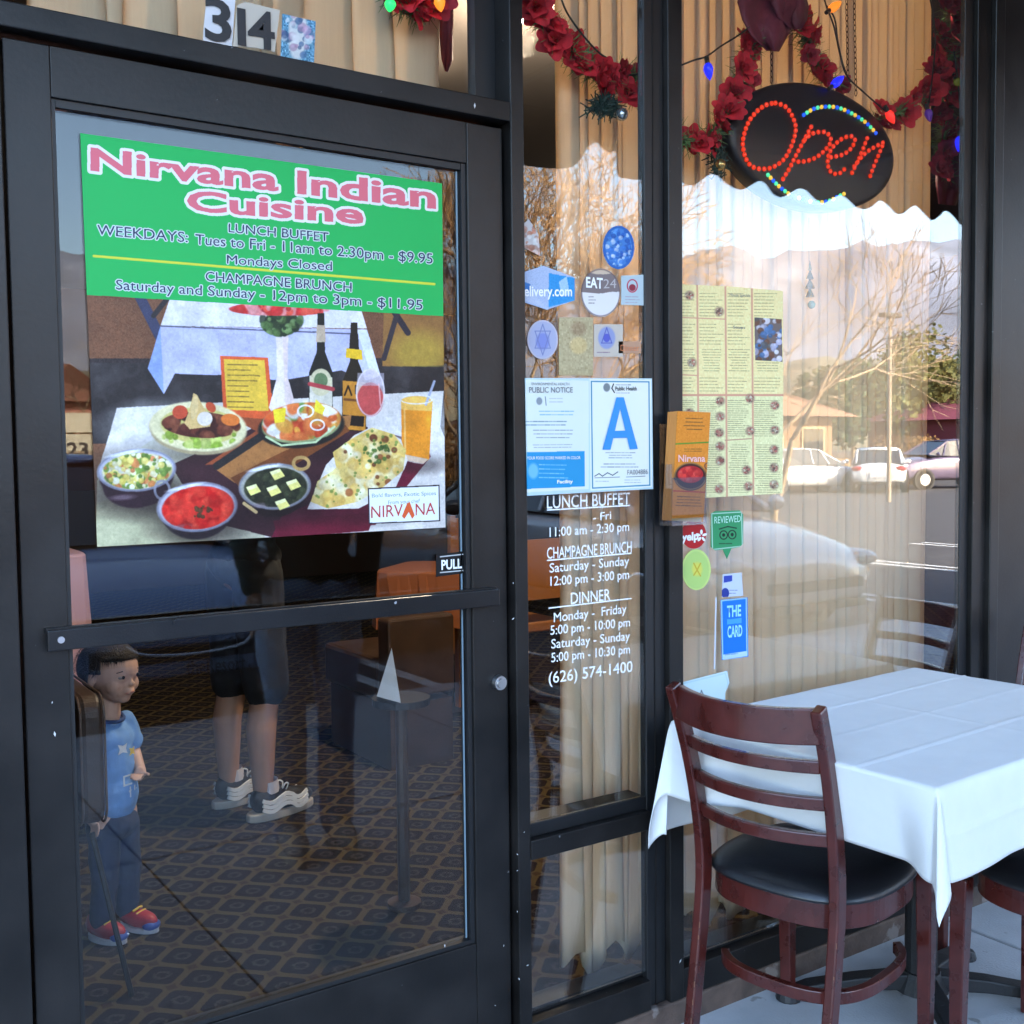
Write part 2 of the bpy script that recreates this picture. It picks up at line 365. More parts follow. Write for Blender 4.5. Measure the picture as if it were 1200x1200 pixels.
# the door leaf is a part, its pieces sub-parts
g = MB()
g.box(0.334, 0.404, 0.0, 0.045, 0.012, 1.992); g.box(1.182, 1.266, 0.0, 0.045, 0.012, 1.992)
door = g.build('door', M_FRAME, bld, bevel=0.002)
part('top_rail', [(0.4045, 1.1815, 0.0015, 0.0435, 1.912, 1.992)], M_FRAME, door, 0.001)
part('bottom_rail', [(0.4045, 1.1815, 0.0015, 0.0435, 0.012, 0.326)], M_FRAME, door, 0.001)
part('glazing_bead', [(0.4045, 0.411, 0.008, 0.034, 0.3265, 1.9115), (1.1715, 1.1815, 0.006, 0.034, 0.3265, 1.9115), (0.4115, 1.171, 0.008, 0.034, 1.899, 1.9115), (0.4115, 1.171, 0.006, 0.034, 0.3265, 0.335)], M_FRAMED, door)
pane(0.411, 1.1715, 0.3355, 1.8985, y=0.018, name='glass_pane', parent=door, m=M_DGLASS)
g = MB(); g.sweep([(1.1665, 0.0165, 0.337), (1.1665, 0.0165, 1.897)], 0.003, 0.002, (1, 0, 0)); g.build('seal_strip', mat('blue grey seal', (0.18, 0.25, 0.30), 0.4), door)
pb = part('push_bar', [(0.366, 1.232, -0.026, -0.016, 1.027, 1.061)], M_BAR, door, 0.002)
pb2 = part('push_bar_flange', [(0.366, 1.232, -0.0155, -0.001, 1.054, 1.063), (0.40, 0.42, -0.0155, -0.001, 1.03, 1.053), (1.17, 1.20, -0.0155, -0.001, 1.03, 1.053)], M_BAR, door)
g = MB(); g.tube([(0.386, -0.0262, 1.045), (0.386, -0.029, 1.045)], 0.0055, 14); g.build('screw', M_STEEL, door)
c = P(585, 800, -0.005); g = MB(); g.tube([(c.x, -0.001, c.z), (c.x, -0.012, c.z)], [0.016, 0.0145], 20); g.tube([(c.x, -0.0125, c.z), (c.x, -0.016, c.z)], [0.0105, 0.0095], 20); g.build('lock_cylinder', M_STEEL, door, smooth=False)
# chips of bare metal and paint flecks
g = MB(); fl = [(61, 823, 2), (64, 860, 4), (150, 1094, 2), (590, 1108, 2.5), (556, 124, 5), (601, 683, 2), (601, 725, 3), (521, 1108, 3), (606, 1068, 2), (580, 1178, 2), (614, 975, 2), (797, 1126, 5), (606, 1020, 2), (606, 1001, 2.5), (608, 1147, 3), (618, 1131, 3)]
for px, py, s in fl:
    c = P(px, py, -0.0215); r = s*0.0012; a = rnd.random()*3
    g.add([(c.x+r*math.cos(a+k*PI/2)*(0.35 if k % 2 else 1), -0.0226, c.z+r*math.sin(a+k*PI/2)*(0.35 if k % 2 else 1.0)) for k in range(4)], [(0, 1, 2, 3)])
o = g.build('paint_chips', mat('bare metal chip', (0.6, 0.6, 0.6), 0.6), bld); o['kind'] = 'stuff'

# awning with scalloped valance, over the pavement behind the camera
aw = thing('fabric_awning', (2, -1.3, 3.0), 'dark fabric awning with scalloped valance seen mirrored above the glass', 'awning')
YV = 2.6
scal = [(560, 176), (590, 184), (612, 193), (640, 197), (660, 197), (673, 194), (683, 183), (689, 172), (699, 167), (707, 174), (715, 179), (722, 178), (724, 205), (735, 209), (752, 211), (775, 209), (797, 213), (808, 217), (817, 215), (825, 209), (833, 204), (841, 206), (849, 213), (860, 220), (870, 222), (880, 217), (890, 212), (898, 216), (906, 227), (916, 231), (926, 226), (936, 221), (945, 223), (953, 231), (963, 238), (972, 235), (983, 229), (992, 232), (1003, 242), (1014, 245), (1023, 241), (1031, 235), (1040, 240), (1050, 250), (1058, 250), (1066, 244), (1073, 241), (1082, 249), (1092, 258), (1101, 253), (1108, 247), (1117, 253), (1126, 264), (1134, 263), (1143, 257)]
sp = [P(q.x, q.y, YV) for q in smooth_curve([(a, b, 0) for a, b in scal], 4)]
zt = 3.02; poly = [(p.x, p.z) for p in sp]
L0 = poly[0][0]; L1 = poly[-1][0]; AX0, AX1 = 0.40, 7.9
left = []; x = AX0
while x < L0-0.05:
    left.append((x, 2.775-0.05*abs(math.sin((x-AX0)*PI/0.42))**0.7+0.03)); x += 0.042
right = []; x = L1+0.05
while x < AX1:
    right.append((x, 2.70+0.05*abs(math.sin((x-L1)*PI/0.33))**0.7-0.02)); x += 0.04
edge = left+poly+right
g = MB()
for (a, b), (c_, d) in zip(edge[:-1], edge[1:]):
    g.add([(a, -YV, b), (c_, -YV, d), (c_, -YV, zt), (a, -YV, zt), (a, -YV+0.004, b), (c_, -YV+0.004, d), (c_, -YV+0.004, zt), (a, -YV+0.004, zt)], [(0, 1, 2, 3), (7, 6, 5, 4), (0, 4, 5, 1)])
M_AWN = mat('dark maroon awning fabric', (0.035, 0.012, 0.014), 0.9)
g.build('valance', M_AWN, aw)
g = MB(); g.add([(AX0, -YV, zt), (AX1, -YV, zt), (AX1, -0.02, 3.9), (AX0, -0.02, 3.9), (AX0, -YV, zt+0.02), (AX1, -YV, zt+0.02), (AX1, -0.02, 3.92), (AX0, -0.02, 3.92)], [(0, 3, 2, 1), (4, 5, 6, 7), (0, 1, 5, 4), (1, 2, 6, 5), (2, 3, 7, 6), (3, 0, 4, 7)]); g.build('canopy', M_AWN, aw)
for x in (0.44, 2.9, 5.4, 7.85):
    g = MB(); g.tube([(x, -YV+0.03, zt-0.02), (x, -0.02, 3.0)], 0.02, 6); g.build('support_bar', M_IRON, aw)

# ------------------------------------------------------------------ curtains
def curtain(label, x0, x1, yc, ztop, zbot_f, pleats, amp, seed, name='curtain'):
    r = random.Random(seed); xs_, ys_ = [], []
    ks = sorted([x0, x1]+[x0+(x1-x0)*(i+r.uniform(-0.42, 0.42))/pleats for i in range(1, pleats)])
    prof = []
    for i in range(len(ks)-1):
        a, b = ks[i], ks[i+1]; d = amp*r.uniform(0.35, 1.0); ov = (b-a)*r.uniform(-0.1, 0.45)
        # a soft bulge then a quick fold back
        for t, k_ in ((0, 0.15), (0.06, 0.62), (0.2, 0.82), (0.5, 0.95), (0.8, 1.0), (0.95, 0.93), (1.0, 0.6)):
            prof.append((a+(b-a+ov)*t, yc-d*k_, i+t))
        prof.append((b+ov*0.55, yc-d*0.05, i+1.0))
    prof.append((x1, yc, len(ks)-1))
    NZ = 26; g = MB(); vs = []
    for j in range(NZ+1):
        t = j/NZ
        for (x, y, q) in prof:
            zb = zbot_f(q, x); z = ztop+(zb-ztop)*t
            w = 1.0+0.35*math.sin(t*3+q*1.3)*t
            vs.append((x+0.006*t*math.sin(q*2.1+t*5), yc+(y-yc)*w+0.005*t*math.sin(q*3.7+t*7), z))
    n = len(prof)
    g.add(vs, [(j*n+i, j*n+i+1, (j+1)*n+i+1, (j+1)*n+i) for j in range(NZ) for i in range(n-1)])
    o = g.build(name, M_CURT, smooth=True, fixn=False)
    md = o.modifiers.new('solid', 'SOLIDIFY'); md.thickness = 0.0012
    tag(o, label, 'curtain', 'beige pleated curtains inside the glass'); return o
def hem1(q, x):
    return 0.10+0.035*math.sin(q*2.2)-0.03*(1 if 1.0 < q < 2.0 else 0)
curtain('narrow beige pleated curtain behind the middle pane with white opening hours', 1.545, 1.885, 0.20, 2.80, hem1, 9, 0.030, 5)
def hem2(q, x):
    return 0.115+0.03*math.sin(q*1.7)+0.01*math.sin(q*5)
curtain('wide beige pleated curtain filling the large pane behind the open sign', 1.90, 2.915, 0.20, 2.80, hem2, 30, 0.026, 14)
def hem3(q, x): return 2.06+0.01*math.sin(q*3)
curtain('short beige curtain in the transom pane above the door, behind the street number', 0.42, 1.200, 0.22, 2.82, hem3, 9, 0.045, 22)

# ------------------------------------------------------------------ text
def text_mesh(s, off=0.0):
    c = bpy.data.curves.new('lettering', 'FONT'); c.body = s; c.size = 1.0; c.offset = off; c.align_x = 'LEFT'; c.resolution_u = 3
    o = bpy.data.objects.new('tmp', c); me = bpy.data.meshes.new_from_object(o)
    bpy.data.objects.remove(o); return me
def bounds(me):
    v = np.array([q.co[:2] for q in me.vertices]); return v.min(0), v.max(0)
def put_text(s, a, b, hpx, Y, m, parent, off=0.0, outline=None, ooff=0.03, name='lettering', mirror=False, ybase=None, spacing=None):
    """a, b: photo pixels of the two ends of the base line; hpx: capital height in photo pixels at a"""
    A, B = P(a[0], a[1], Y), P(b[0], b[1], Y); T = P(a[0], a[1]-hpx, Y)
    hgt = T.z-A.z
    res = []
    for (o_, mm, dy) in ([(ooff, outline, 0.0)] if outline else [])+[(off, m, -0.0005)]:
        me = text_mesh(s, o_); lo, hi = bounds(text_mesh(s, 0.0))
        sx = (B.x-A.x)/(hi[0]-lo[0]); sz = hgt/0.70; sh = (B.z-A.z)/(B.x-A.x)
        for v in me.vertices:
            x = (v.co.x-lo[0])*sx; z = v.co.y*sz
            v.co = Vector((A.x+x, Y+dy, A.z+z+sh*x))
        me.materials.clear(); me.materials.append(mm)
        o = link(name, me, parent); res.append(o)
    return res

# ------------------------------------------------------------------ flat print: colour fields painted in code
class Print:
    def __init__(s, x0, x1, z0, z1, Y, n):
        s.x0, s.x1, s.z0, s.z1, s.Y = x0, x1, z0, z1, Y
        s.w = n; s.h = max(8, int(n*(z1-z0)/(x1-x0)))
        X, Z = np.meshgrid(x0+(np.arange(s.w)+.5)/s.w*(x1-x0), z0+(np.arange(s.h)+.5)/s.h*(z1-z0))
        D = np.stack([X-CAM[0], np.full_like(X, Y-CAM[1]), Z-CAM[2]], -1) @ RM.T
        s.px = 600+FOC*D[..., 0]/D[..., 2]; s.py = 600+FOC*D[..., 1]/D[..., 2]
        s.c = np.ones((s.h, s.w, 4), np.float32); s.rs = np.random.RandomState(n)
    def win(s, x0, y0, x1, y1):
        if not hasattr(s, 'cb'): s.cb = (s.px.min(0), s.px.max(0), s.py.min(1), s.py.max(1))
        ci = np.nonzero((s.cb[1] >= x0) & (s.cb[0] <= x1))[0]; ri = np.nonzero((s.cb[3] >= y0) & (s.cb[2] <= y1))[0]
        if len(ci) == 0 or len(ri) == 0: return None
        return (slice(ri[0], ri[-1]+1), slice(ci[0], ci[-1]+1))
    def blend(s, m, col, a=1.0, w=None):
        w = w or (slice(None), slice(None)); m = (m*a)[..., None]; s.c[w][..., :3] = s.c[w][..., :3]*(1-m)+np.array(col, np.float32)/255*m; return s
    def pmask(s, pts, w=None):
        w = w or (slice(None), slice(None)); x, y = s.px[w], s.py[w]; m = np.zeros(x.shape, bool); n = len(pts)
        for i in range(n):
            (x1, y1), (x2, y2) = pts[i], pts[(i+1) % n]
            if y1 == y2: continue
            c = ((y1 > y) != (y2 > y)) & (x < (x2-x1)*(y-y1)/(y2-y1)+x1); m ^= c
        return m.astype(np.float32)
    def emask(s, cx, cy, rx, ry, rot=0, soft=0.06, w=None):
        w = w or (slice(None), slice(None)); c, q = math.cos(math.radians(rot)), math.sin(math.radians(rot)); dx, dy = s.px[w]-cx, s.py[w]-cy
        d = np.hypot((dx*c+dy*q)/max(rx, .1), (-dx*q+dy*c)/max(ry, .1)); return np.clip((1-d)/soft+0.5, 0, 1)
    def ewin(s, cx, cy, rx, ry, soft):
        R_ = max(rx, ry)*(1+soft)+1; return s.win(cx-R_, cy-R_, cx+R_, cy+R_)
    def poly(s, pts, col, a=1.0):
        w = s.win(min(p[0] for p in pts), min(p[1] for p in pts), max(p[0] for p in pts), max(p[1] for p in pts))
        return s if w is None else s.blend(s.pmask(pts, w), col, a, w)
    def ell(s, cx, cy, rx, ry, col, rot=0, a=1.0, soft=0.06):
        w = s.ewin(cx, cy, rx, ry, soft); return s if w is None else s.blend(s.emask(cx, cy, rx, ry, rot, soft, w), col, a, w)
    def ring(s, cx, cy, rx, ry, wd, col, rot=0, a=1.0):
        w = s.ewin(cx, cy, rx, ry, 0.1)
        return s if w is None else s.blend(np.clip(s.emask(cx, cy, rx, ry, rot, 0.06, w)-s.emask(cx, cy, rx-wd, ry-wd, rot, 0.06, w), 0, 1), col, a, w)
    def line(s, pts, wd, col, a=1.0):
        for (x1, y1), (x2, y2) in zip(pts[:-1], pts[1:]):
            w = s.win(min(x1, x2)-wd-1, min(y1, y2)-wd-1, max(x1, x2)+wd+1, max(y1, y2)+wd+1)
            if w is None: continue
            L = max(1e-6, (x2-x1)**2+(y2-y1)**2); X, Y_ = s.px[w], s.py[w]; t = np.clip(((X-x1)*(x2-x1)+(Y_-y1)*(y2-y1))/L, 0, 1)
            d = np.hypot(X-x1-t*(x2-x1), Y_-y1-t*(y2-y1)); s.blend(np.clip((wd/2-d)/0.6+0.5, 0, 1), col, a, w)
        return s
    def grain(s, amp=0.03, k=None, mask=None, size=1):
        h, w = s.h//size+1, s.w//size+1
        nz = np.kron(s.rs.normal(0, amp, (h, w)), np.ones((size, size)))[:s.h, :s.w, None]
        if mask is not None: nz = nz*mask[..., None]
        s.c[..., :3] = np.clip(s.c[..., :3]+nz, 0, 1); return s
    def cloud(s, mask, amp, size, seed=1):
        rs = np.random.RandomState(seed); h, w = s.h//size+3, s.w//size+3; q = rs.normal(0, 1, (h, w))
        yi = np.linspace(0, h-2.001, s.h); xi = np.linspace(0, w-2.001, s.w); y0 = yi.astype(int); x0 = xi.astype(int); fy = (yi-y0)[:, None]; fx = (xi-x0)[None]
        fy = fy*fy*(3-2*fy); fx = fx*fx*(3-2*fx)
        v = (q[y0][:, x0]*(1-fy)+q[y0+1][:, x0]*fy)*(1-fx)+(q[y0][:, x0+1]*(1-fy)+q[y0+1][:, x0+1]*fy)*fx
        s.c[..., :3] = np.clip(s.c[..., :3]*(1+amp*v[..., None]*(mask[..., None] if mask is not None else 1)), 0, 1); return s
    def blobs(s, mask, cols, n, rpx, a=0.9, seed=1, asp=1.0):
        r = random.Random(seed); ys, xs = np.nonzero(mask > 0.5)
        if len(ys) == 0: return s
        for i in range(n):
            k = r.randrange(len(ys)); cx, cy = s.px[ys[k], xs[k]], s.py[ys[k], xs[k]]
            R_ = rpx*r.uniform(0.5, 1.4); rot = r.uniform(0, 180); col = r.choice(cols); w = s.ewin(cx, cy, R_*asp, R_, 0.3)
            if w is None: continue
            m = s.emask(cx, cy, R_*asp, R_, rot, 0.3, w)*mask[w]; f = r.uniform(0.85, 1.12)
            s.blend(m, tuple(min(255, q*f) for q in col), a, w)
            m2 = s.emask(cx-R_*0.25, cy-R_*0.3, R_*asp*0.45, R_*0.4, rot, 0.9, w)*mask[w]; s.blend(m2, tuple(min(255, q*1.25+14) for q in col), a*0.45, w)
        return s
    def fakelines(s, x0, y0, x1, y1, n, slope, col, hw=0.7, seed=1, a=0.8, fill=0.9, center=False):
        r = random.Random(seed)
        for i in range(n):
            y = y0+(y1-y0)*(i+0.5)/n; L = (x1-x0)*r.uniform(fill*0.6, fill); x = x0 if not center else (x0+x1-L)/2
            xe = x+L
            while x < xe:
                wl = min(r.uniform(2, 8), xe-x); s.line([(x, y+slope*(x-x0)), (x+wl, y+slope*(x+wl-x0))], hw*1.2, col, a*r.uniform(0.6, 1)); x += wl+1.3
        return s
    def text(s, txt, a, b, hpx, col, off=0.0, outline=None, grow=1.5):
        me = text_mesh(txt, off); lo, hi = bounds(me); sx = (b[0]-a[0])/(hi[0]-lo[0]); sz = hpx/0.70; sh = (b[1]-a[1])/(b[0]-a[0])
        q = [(a[0]+(v.co.x-lo[0])*sx, a[1]-v.co.y*sz+sh*(v.co.x-lo[0])*sx) for v in me.vertices]
        M_ = np.zeros(s.px.shape, np.float32)
        for p in me.polygons:
            pts = [q[i] for i in p.vertices]; w = s.win(min(c[0] for c in pts), min(c[1] for c in pts), max(c[0] for c in pts), max(c[1] for c in pts))
            if w is not None: M_[w] = np.maximum(M_[w], s.pmask(pts, w))
        if outline:
            tx = s.w/max(1.0, (s.px.max()-s.px.min())); R_ = grow*tx; D = np.zeros_like(M_)
            k = int(math.ceil(R_))
            for dy in range(-k, k+1):
                for dx in range(-k, k+1):
                    if dx*dx+dy*dy <= R_*R_: D = np.maximum(D, np.roll(np.roll(M_, dy, 0), dx, 1))
            s.blend(D, outline)
        return s.blend(M_, col)
    def warp(s, amp, size, seed=3):
        rs = np.random.RandomState(seed); out = []
        for _ in range(2):
            h, w = s.h//size+3, s.w//size+3; q = rs.normal(0, 1, (h, w)); yi = np.linspace(0, h-2.001, s.h); xi = np.linspace(0, w-2.001, s.w)
            y0 = yi.astype(int); x0 = xi.astype(int); fy = (yi-y0)[:, None]; fx = (xi-x0)[None]
            out.append((q[y0][:, x0]*(1-fy)+q[y0+1][:, x0]*fy)*(1-fx)+(q[y0][:, x0+1]*(1-fy)+q[y0+1][:, x0+1]*fy)*fx)
        I, J = np.meshgrid(np.arange(s.h), np.arange(s.w), indexing='ij')
        s.c = s.c[np.clip(I+(out[0]*amp).astype(int), 0, s.h-1), np.clip(J+(out[1]*amp).astype(int), 0, s.w-1)]; return s
    def soften(s, n=1):
        for _ in range(n):
            c = s.c; s.c = (c*2+np.roll(c, 1, 0)+np.roll(c, -1, 0)+np.roll(c, 1, 1)+np.roll(c, -1, 1))/6
        return s
    def material(s, name, rough=0.5, alpha=False):
        im = bpy.data.images.new(name, s.w, s.h, alpha=True); s.c[..., :3] = np.clip(s.c[..., :3]*0.90, 0, 0.93); im.pixels.foreach_set(np.ascontiguousarray(s.c, np.float32).ravel()); im.update(); im.pack()
        m, n, b = nodes(name); b.inputs['Roughness'].default_value = rough; b.inputs['Specular IOR Level'].default_value = 0.22
        t = n.nodes.new('ShaderNodeTexImage'); t.image = im; t.extension = 'EXTEND'
        n.links.new(t.outputs['Color'], b.inputs['Base Color'])
        return m
def sheet(pr, pts, name, label, cat, group=None, thick=0.0008, rough=0.5, alpha=False, matname=None, parent=None):
    """a thin printed sheet cut to the outline pts (photo pixels) in the plane pr.Y"""
    q = [P(a, b, pr.Y) for a, b in pts]; n = len(q)
    me = bpy.data.meshes.new(name)
    me.from_pydata([(p.x, pr.Y, p.z) for p in q]+[(p.x, pr.Y+thick, p.z) for p in q], [], [tuple(range(n)), tuple(range(2*n-1, n-1, -1))]+[(i, (i+1) % n, (i+1) % n+n, i+n) for i in range(n)])
    uv = me.uv_layers.new(name='UVMap')
    for l in me.loops:
        v = me.vertices[l.vertex_index].co; uv.data[l.index].uv = ((v.x-pr.x0)/(pr.x1-pr.x0), (v.z-pr.z0)/(pr.z1-pr.z0))
    bm = bmesh.new(); bm.from_mesh(me); bmesh.ops.recalc_face_normals(bm, faces=bm.faces); bm.to_mesh(me); bm.free()
    me.materials.append(pr.material(matname or name, rough))
    o = link(name, me, parent)
    if parent is None: tag(o, label, cat, group)
    return o
def printfor(pts, Y, n):
    q = [P(a, b, Y) for a, b in pts]
    return Print(min(p.x for p in q), max(p.x for p in q), min(p.z for p in q), max(p.z for p in q), Y, n)
def ellpts(cx, cy, rx, ry, n=36, rot=0):
    c, q = math.cos(math.radians(rot)), math.sin(math.radians(rot))
    return [(cx+rx*math.cos(2*PI*i/n)*c-ry*math.sin(2*PI*i/n)*q, cy+rx*math.cos(2*PI*i/n)*q+ry*math.sin(2*PI*i/n)*c) for i in range(n)]

M_WHITE = mat('white vinyl lettering', (0.80, 0.80, 0.80), 0.6)
M_PINK = mat('pink print', (0.75, 0.17, 0.22), 0.6)
M_NAVY = mat('dark blue print', (0.03, 0.04, 0.12), 0.6)
M_BLACK = mat('black print', (0.02, 0.02, 0.022), 0.6)
M_RED = mat('red print', (0.55, 0.03, 0.02), 0.6)
M_BLUE = mat('blue print', (0.02, 0.22, 0.55), 0.6)
M_GREY = mat('grey print', (0.16, 0.16, 0.17), 0.6)

# --- big food poster on the door, inside the glass
YP = 0.0165
out = [(94, 156), (518, 215), (522, 618), (114, 641)]
pr = printfor(out, YP, 1100)
pr.blend(np.ones_like(pr.px), (118, 76, 52))
pr.poly([(60, 420), (540, 420), (540, 480), (60, 500)], (46, 38, 40))                       # dark wainscot band
pr.grain(0.02, size=3)
pr.poly([(450, 350), (530, 350), (530, 428), (448, 430)], (150, 104, 55)); pr.ell(492, 415, 34, 26, (190, 165, 60), a=0.6, soft=0.8)
pr.line([(452, 350), (478, 390)], 7, (40, 36, 46)); pr.line([(470, 352), (450, 420)], 6, (50, 44, 52)); pr.line([(160, 340), (190, 400)], 12, (58, 62, 92)); pr.line([(200, 345), (180, 370)], 6, (44, 40, 44))
pr.poly([(104, 425), (520, 430), (522, 520), (108, 520)], (44, 40, 42)); pr.blobs(pr.pmask([(104, 425), (520, 430), (522, 500), (108, 500)]), [(60, 56, 58), (34, 30, 32)], 160, 9, 0.5, 3)
pr.poly([(199, 350), (420, 352), (430, 385), (188, 382)], (232, 228, 236))                   # far table top
pr.poly([(188, 382), (430, 386), (446, 440), (430, 446), (400, 434), (330, 446), (262, 440), (205, 438), (192, 462), (173, 432)], (196, 196, 232))
pr.line([(188, 382), (432, 392)], 1.5, (80, 78, 95)); pr.poly([(188, 382), (192, 462), (173, 432)], (150, 172, 225)); pr.poly([(430, 386), (446, 440), (436, 444), (418, 386)], (225, 228, 245))
pr.poly([(255, 390), (300, 392), (302, 440), (258, 436)], (180, 178, 222), 0.6)
# front table
pr.poly([(137, 478), (520, 458), (516, 500), (522, 515), (524, 620), (112, 643), (114, 556)], (222, 214, 208))
pr.poly([(114, 560), (200, 500), (320, 640), (112, 643)], (205, 200, 172)); pr.poly([(113, 590), (200, 560), (250, 640), (112, 643)], (198, 194, 150), 0.7)
pr.poly([(200, 545), (300, 500), (340, 475), (500, 520), (470, 560), (440, 610), (320, 630), (240, 610)], (62, 34, 40))
pr.poly([(330, 605), (470, 545), (498, 520), (505, 535), (440, 615), (318, 630)], (112, 28, 50)); pr.poly([(320, 610), (440, 600), (432, 622), (326, 631)], (104, 26, 44))
pr.ell(140, 565, 60, 40, (70, 60, 50), a=0.35, soft=0.7)
def shade(cx, cy, rx, ry, a=0.45): pr.ell(cx, cy, rx, ry, (30, 20, 22), 0, a, 0.9)
for q_ in ((232, 522, 64, 20), (176, 585, 52, 22), (236, 622, 54, 16), (330, 598, 50, 18), (360, 525, 66, 18), (492, 545, 30, 10), (420, 600, 62, 14)): shade(*q_)
pr.ell(190, 500, 60, 26, (250, 248, 246), 0, 0.5, 0.9); pr.ell(500, 500, 40, 30, (250, 246, 246), 0, 0.5, 0.9)
# menu card
pr.poly([(258, 417), (314, 419), (321, 492), (262, 487)], (222, 92, 48)); pr.poly([(262, 421), (310, 422), (315, 482), (266, 480)], (234, 190, 66))
pr.fakelines(267, 424, 312, 480, 9, 0.02, (70, 50, 30), 1.0, 5, 0.8)
pr.poly([(262, 487), (321, 492), (360, 500), (300, 540), (240, 545), (300, 505)], (150, 74, 44))
# vase and flowers
pr.poly([(323, 390), (338, 390), (337, 440), (347, 478), (340, 488), (322, 488), (315, 478), (325, 440)], (244, 228, 222)); pr.poly([(331, 390), (338, 390), (337, 440), (347, 478), (340, 488), (334, 470)], (226, 200, 196), 0.6)
pr.ell(330, 378, 20, 16, (44, 62, 36)); pr.blobs(pr.emask(330, 375, 26, 20), [(70, 100, 50), (28, 44, 26), (120, 150, 90)], 60, 4, 0.8, 8)
pr.blobs(pr.emask(330, 362, 62, 8), [(200, 40, 40), (222, 80, 62), (180, 30, 44), (236, 150, 150)], 80, 6, 0.9, 9); pr.poly([(80, 330), (540, 330), (540, 352), (80, 340)], (150, 60, 50), 0.0)
# bottles
def bottle(cx, top, bot, w, body, lab, labc, neckc):
    pr.poly([(cx-w*.28, top), (cx+w*.28, top), (cx+w*.34, top+45), (cx+w, top+70), (cx+w, bot), (cx-w, bot), (cx-w, top+70), (cx-w*.34, top+45)], body)
    pr.poly([(cx-w*.34, top+14), (cx+w*.34, top+14), (cx+w*.42, top+34), (cx-w*.42, top+34)], neckc); pr.line([(cx-w*.6, top+72), (cx-w*.6, bot-40)], 1.4, (120, 120, 110), 0.6)
    pr.poly([(cx-w*.96, lab), (cx+w*.96, lab+2), (cx+w*.96, bot), (cx-w*.96, bot-2)], labc)
bottle(376, 367, 482, 14, (26, 28, 24), 440, (214, 206, 188), (198, 176, 150)); pr.ell(376, 448, 13, 16, (206, 196, 160)); pr.ell(376, 446, 8, 9, (96, 118, 80)); pr.line([(363, 450), (390, 456)], 5, (172, 60, 66))
bottle(415, 378, 505, 14, (32, 26, 16), 446, (206, 136, 46), (30, 24, 16)); pr.poly([(406, 408), (424, 410), (425, 422), (405, 419)], (240, 192, 40)); pr.line([(404, 468), (426, 470)], 3, (120, 70, 30)); pr.poly([(402, 486), (427, 488), (426, 500), (403, 498)], (30, 20, 16))
for k, (a, b) in enumerate((((404, 463), (408, 452)), ((408, 452), (412, 463)), ((417, 452), (417, 461)))): pr.line([a, b], 2, (40, 24, 12))
# plate of kebab with dome of rice
pr.ell(232, 504, 57, 29, (176, 158, 120), 4); pr.ell(232, 500, 57, 29, (240, 228, 180), 4); pr.ell(234, 499, 46, 21, (216, 204, 120), 4)
pr.blobs(pr.emask(234, 512, 44, 14), [(160, 190, 70), (196, 212, 110), (130, 160, 50)], 30, 5, 0.9, 12)
pr.blobs(pr.emask(236, 498, 46, 15, 3), [(78, 34, 26), (104, 48, 34), (60, 26, 22), (122, 64, 44)], 70, 7, 0.95, 13)
pr.ell(211, 483, 9, 8, (206, 78, 50)); pr.ell(270, 492, 11, 7, (226, 120, 50), 8); pr.ell(247, 477, 7, 5, (210, 84, 50), 50)
pr.poly([(227, 461), (231, 463), (240, 480), (249, 490), (246, 500), (222, 503), (216, 496), (222, 480)], (224, 186, 120)); pr.ell(240, 491, 9, 8, (240, 226, 212)); pr.ell(228, 478, 4, 14, (232, 200, 140), 8)
# fajita platter on wooden board
pr.poly([(250, 548), (290, 520), (400, 488), (412, 486), (410, 500), (340, 540), (275, 566)], (170, 112, 62)); pr.poly([(270, 560), (330, 530), (405, 498), (410, 505), (345, 545), (280, 570)], (120, 66, 34))
pr.line([(254, 546), (290, 522), (305, 512)], 9, (42, 38, 38)); pr.ell(353, 500, 51, 25, (34, 32, 30), -6); pr.ell(353, 498, 46, 21, (150, 160, 110), -6)
pr.blobs(pr.emask(353, 494, 46, 22, -6), [(206, 92, 42), (226, 112, 56), (180, 62, 34), (236, 226, 214), (244, 238, 226), (110, 150, 70), (220, 150, 60)], 150, 6.5, 0.95, 15, 1.4)
pr.poly([(320, 480), (335, 478), (334, 494), (322, 496)], (244, 214, 50)); pr.poly([(370, 468), (381, 478), (378, 486), (368, 482)], (244, 214, 60)); pr.ring(358, 482, 10, 8, 2, (244, 236, 232)); pr.ring(372, 498, 9, 7, 2, (240, 230, 224)); pr.line([(312, 512), (330, 522), (370, 518), (392, 500)], 2.5, (200, 220, 170))
# wine glass
pr.line([(431, 485), (432, 502)], 2, (220, 210, 215)); pr.ell(434, 460, 17, 28, (215, 200, 205), 0, 0.75); pr.ell(434, 468, 15.5, 20, (196, 78, 76)); pr.poly([(419, 437), (450, 437), (450, 452), (418, 452)], (212, 200, 214), 0.55); pr.ring(434, 460, 17, 28, 1.6, (236, 226, 230), 0, 0.8); pr.line([(444, 450), (446, 475)], 1.6, (244, 190, 190), 0.8)
# juice glass with straw
pr.poly([(470, 468), (507, 470), (503, 538), (496, 543), (476, 540), (471, 532)], (240, 148, 40)); pr.poly([(470, 468), (507, 470), (506, 482), (470, 480)], (250, 190, 90)); pr.ell(488, 470, 18, 6, (250, 196, 96)); pr.poly([(472, 532), (502, 538), (496, 544), (476, 541)], (210, 196, 190), 0.8); pr.line([(499, 474), (509, 447)], 3, (170, 176, 200)); pr.ring(488, 468, 19, 6, 1.4, (236, 230, 226))
pr.line([(474, 480), (475, 530)], 2, (252, 200, 120), 0.8)
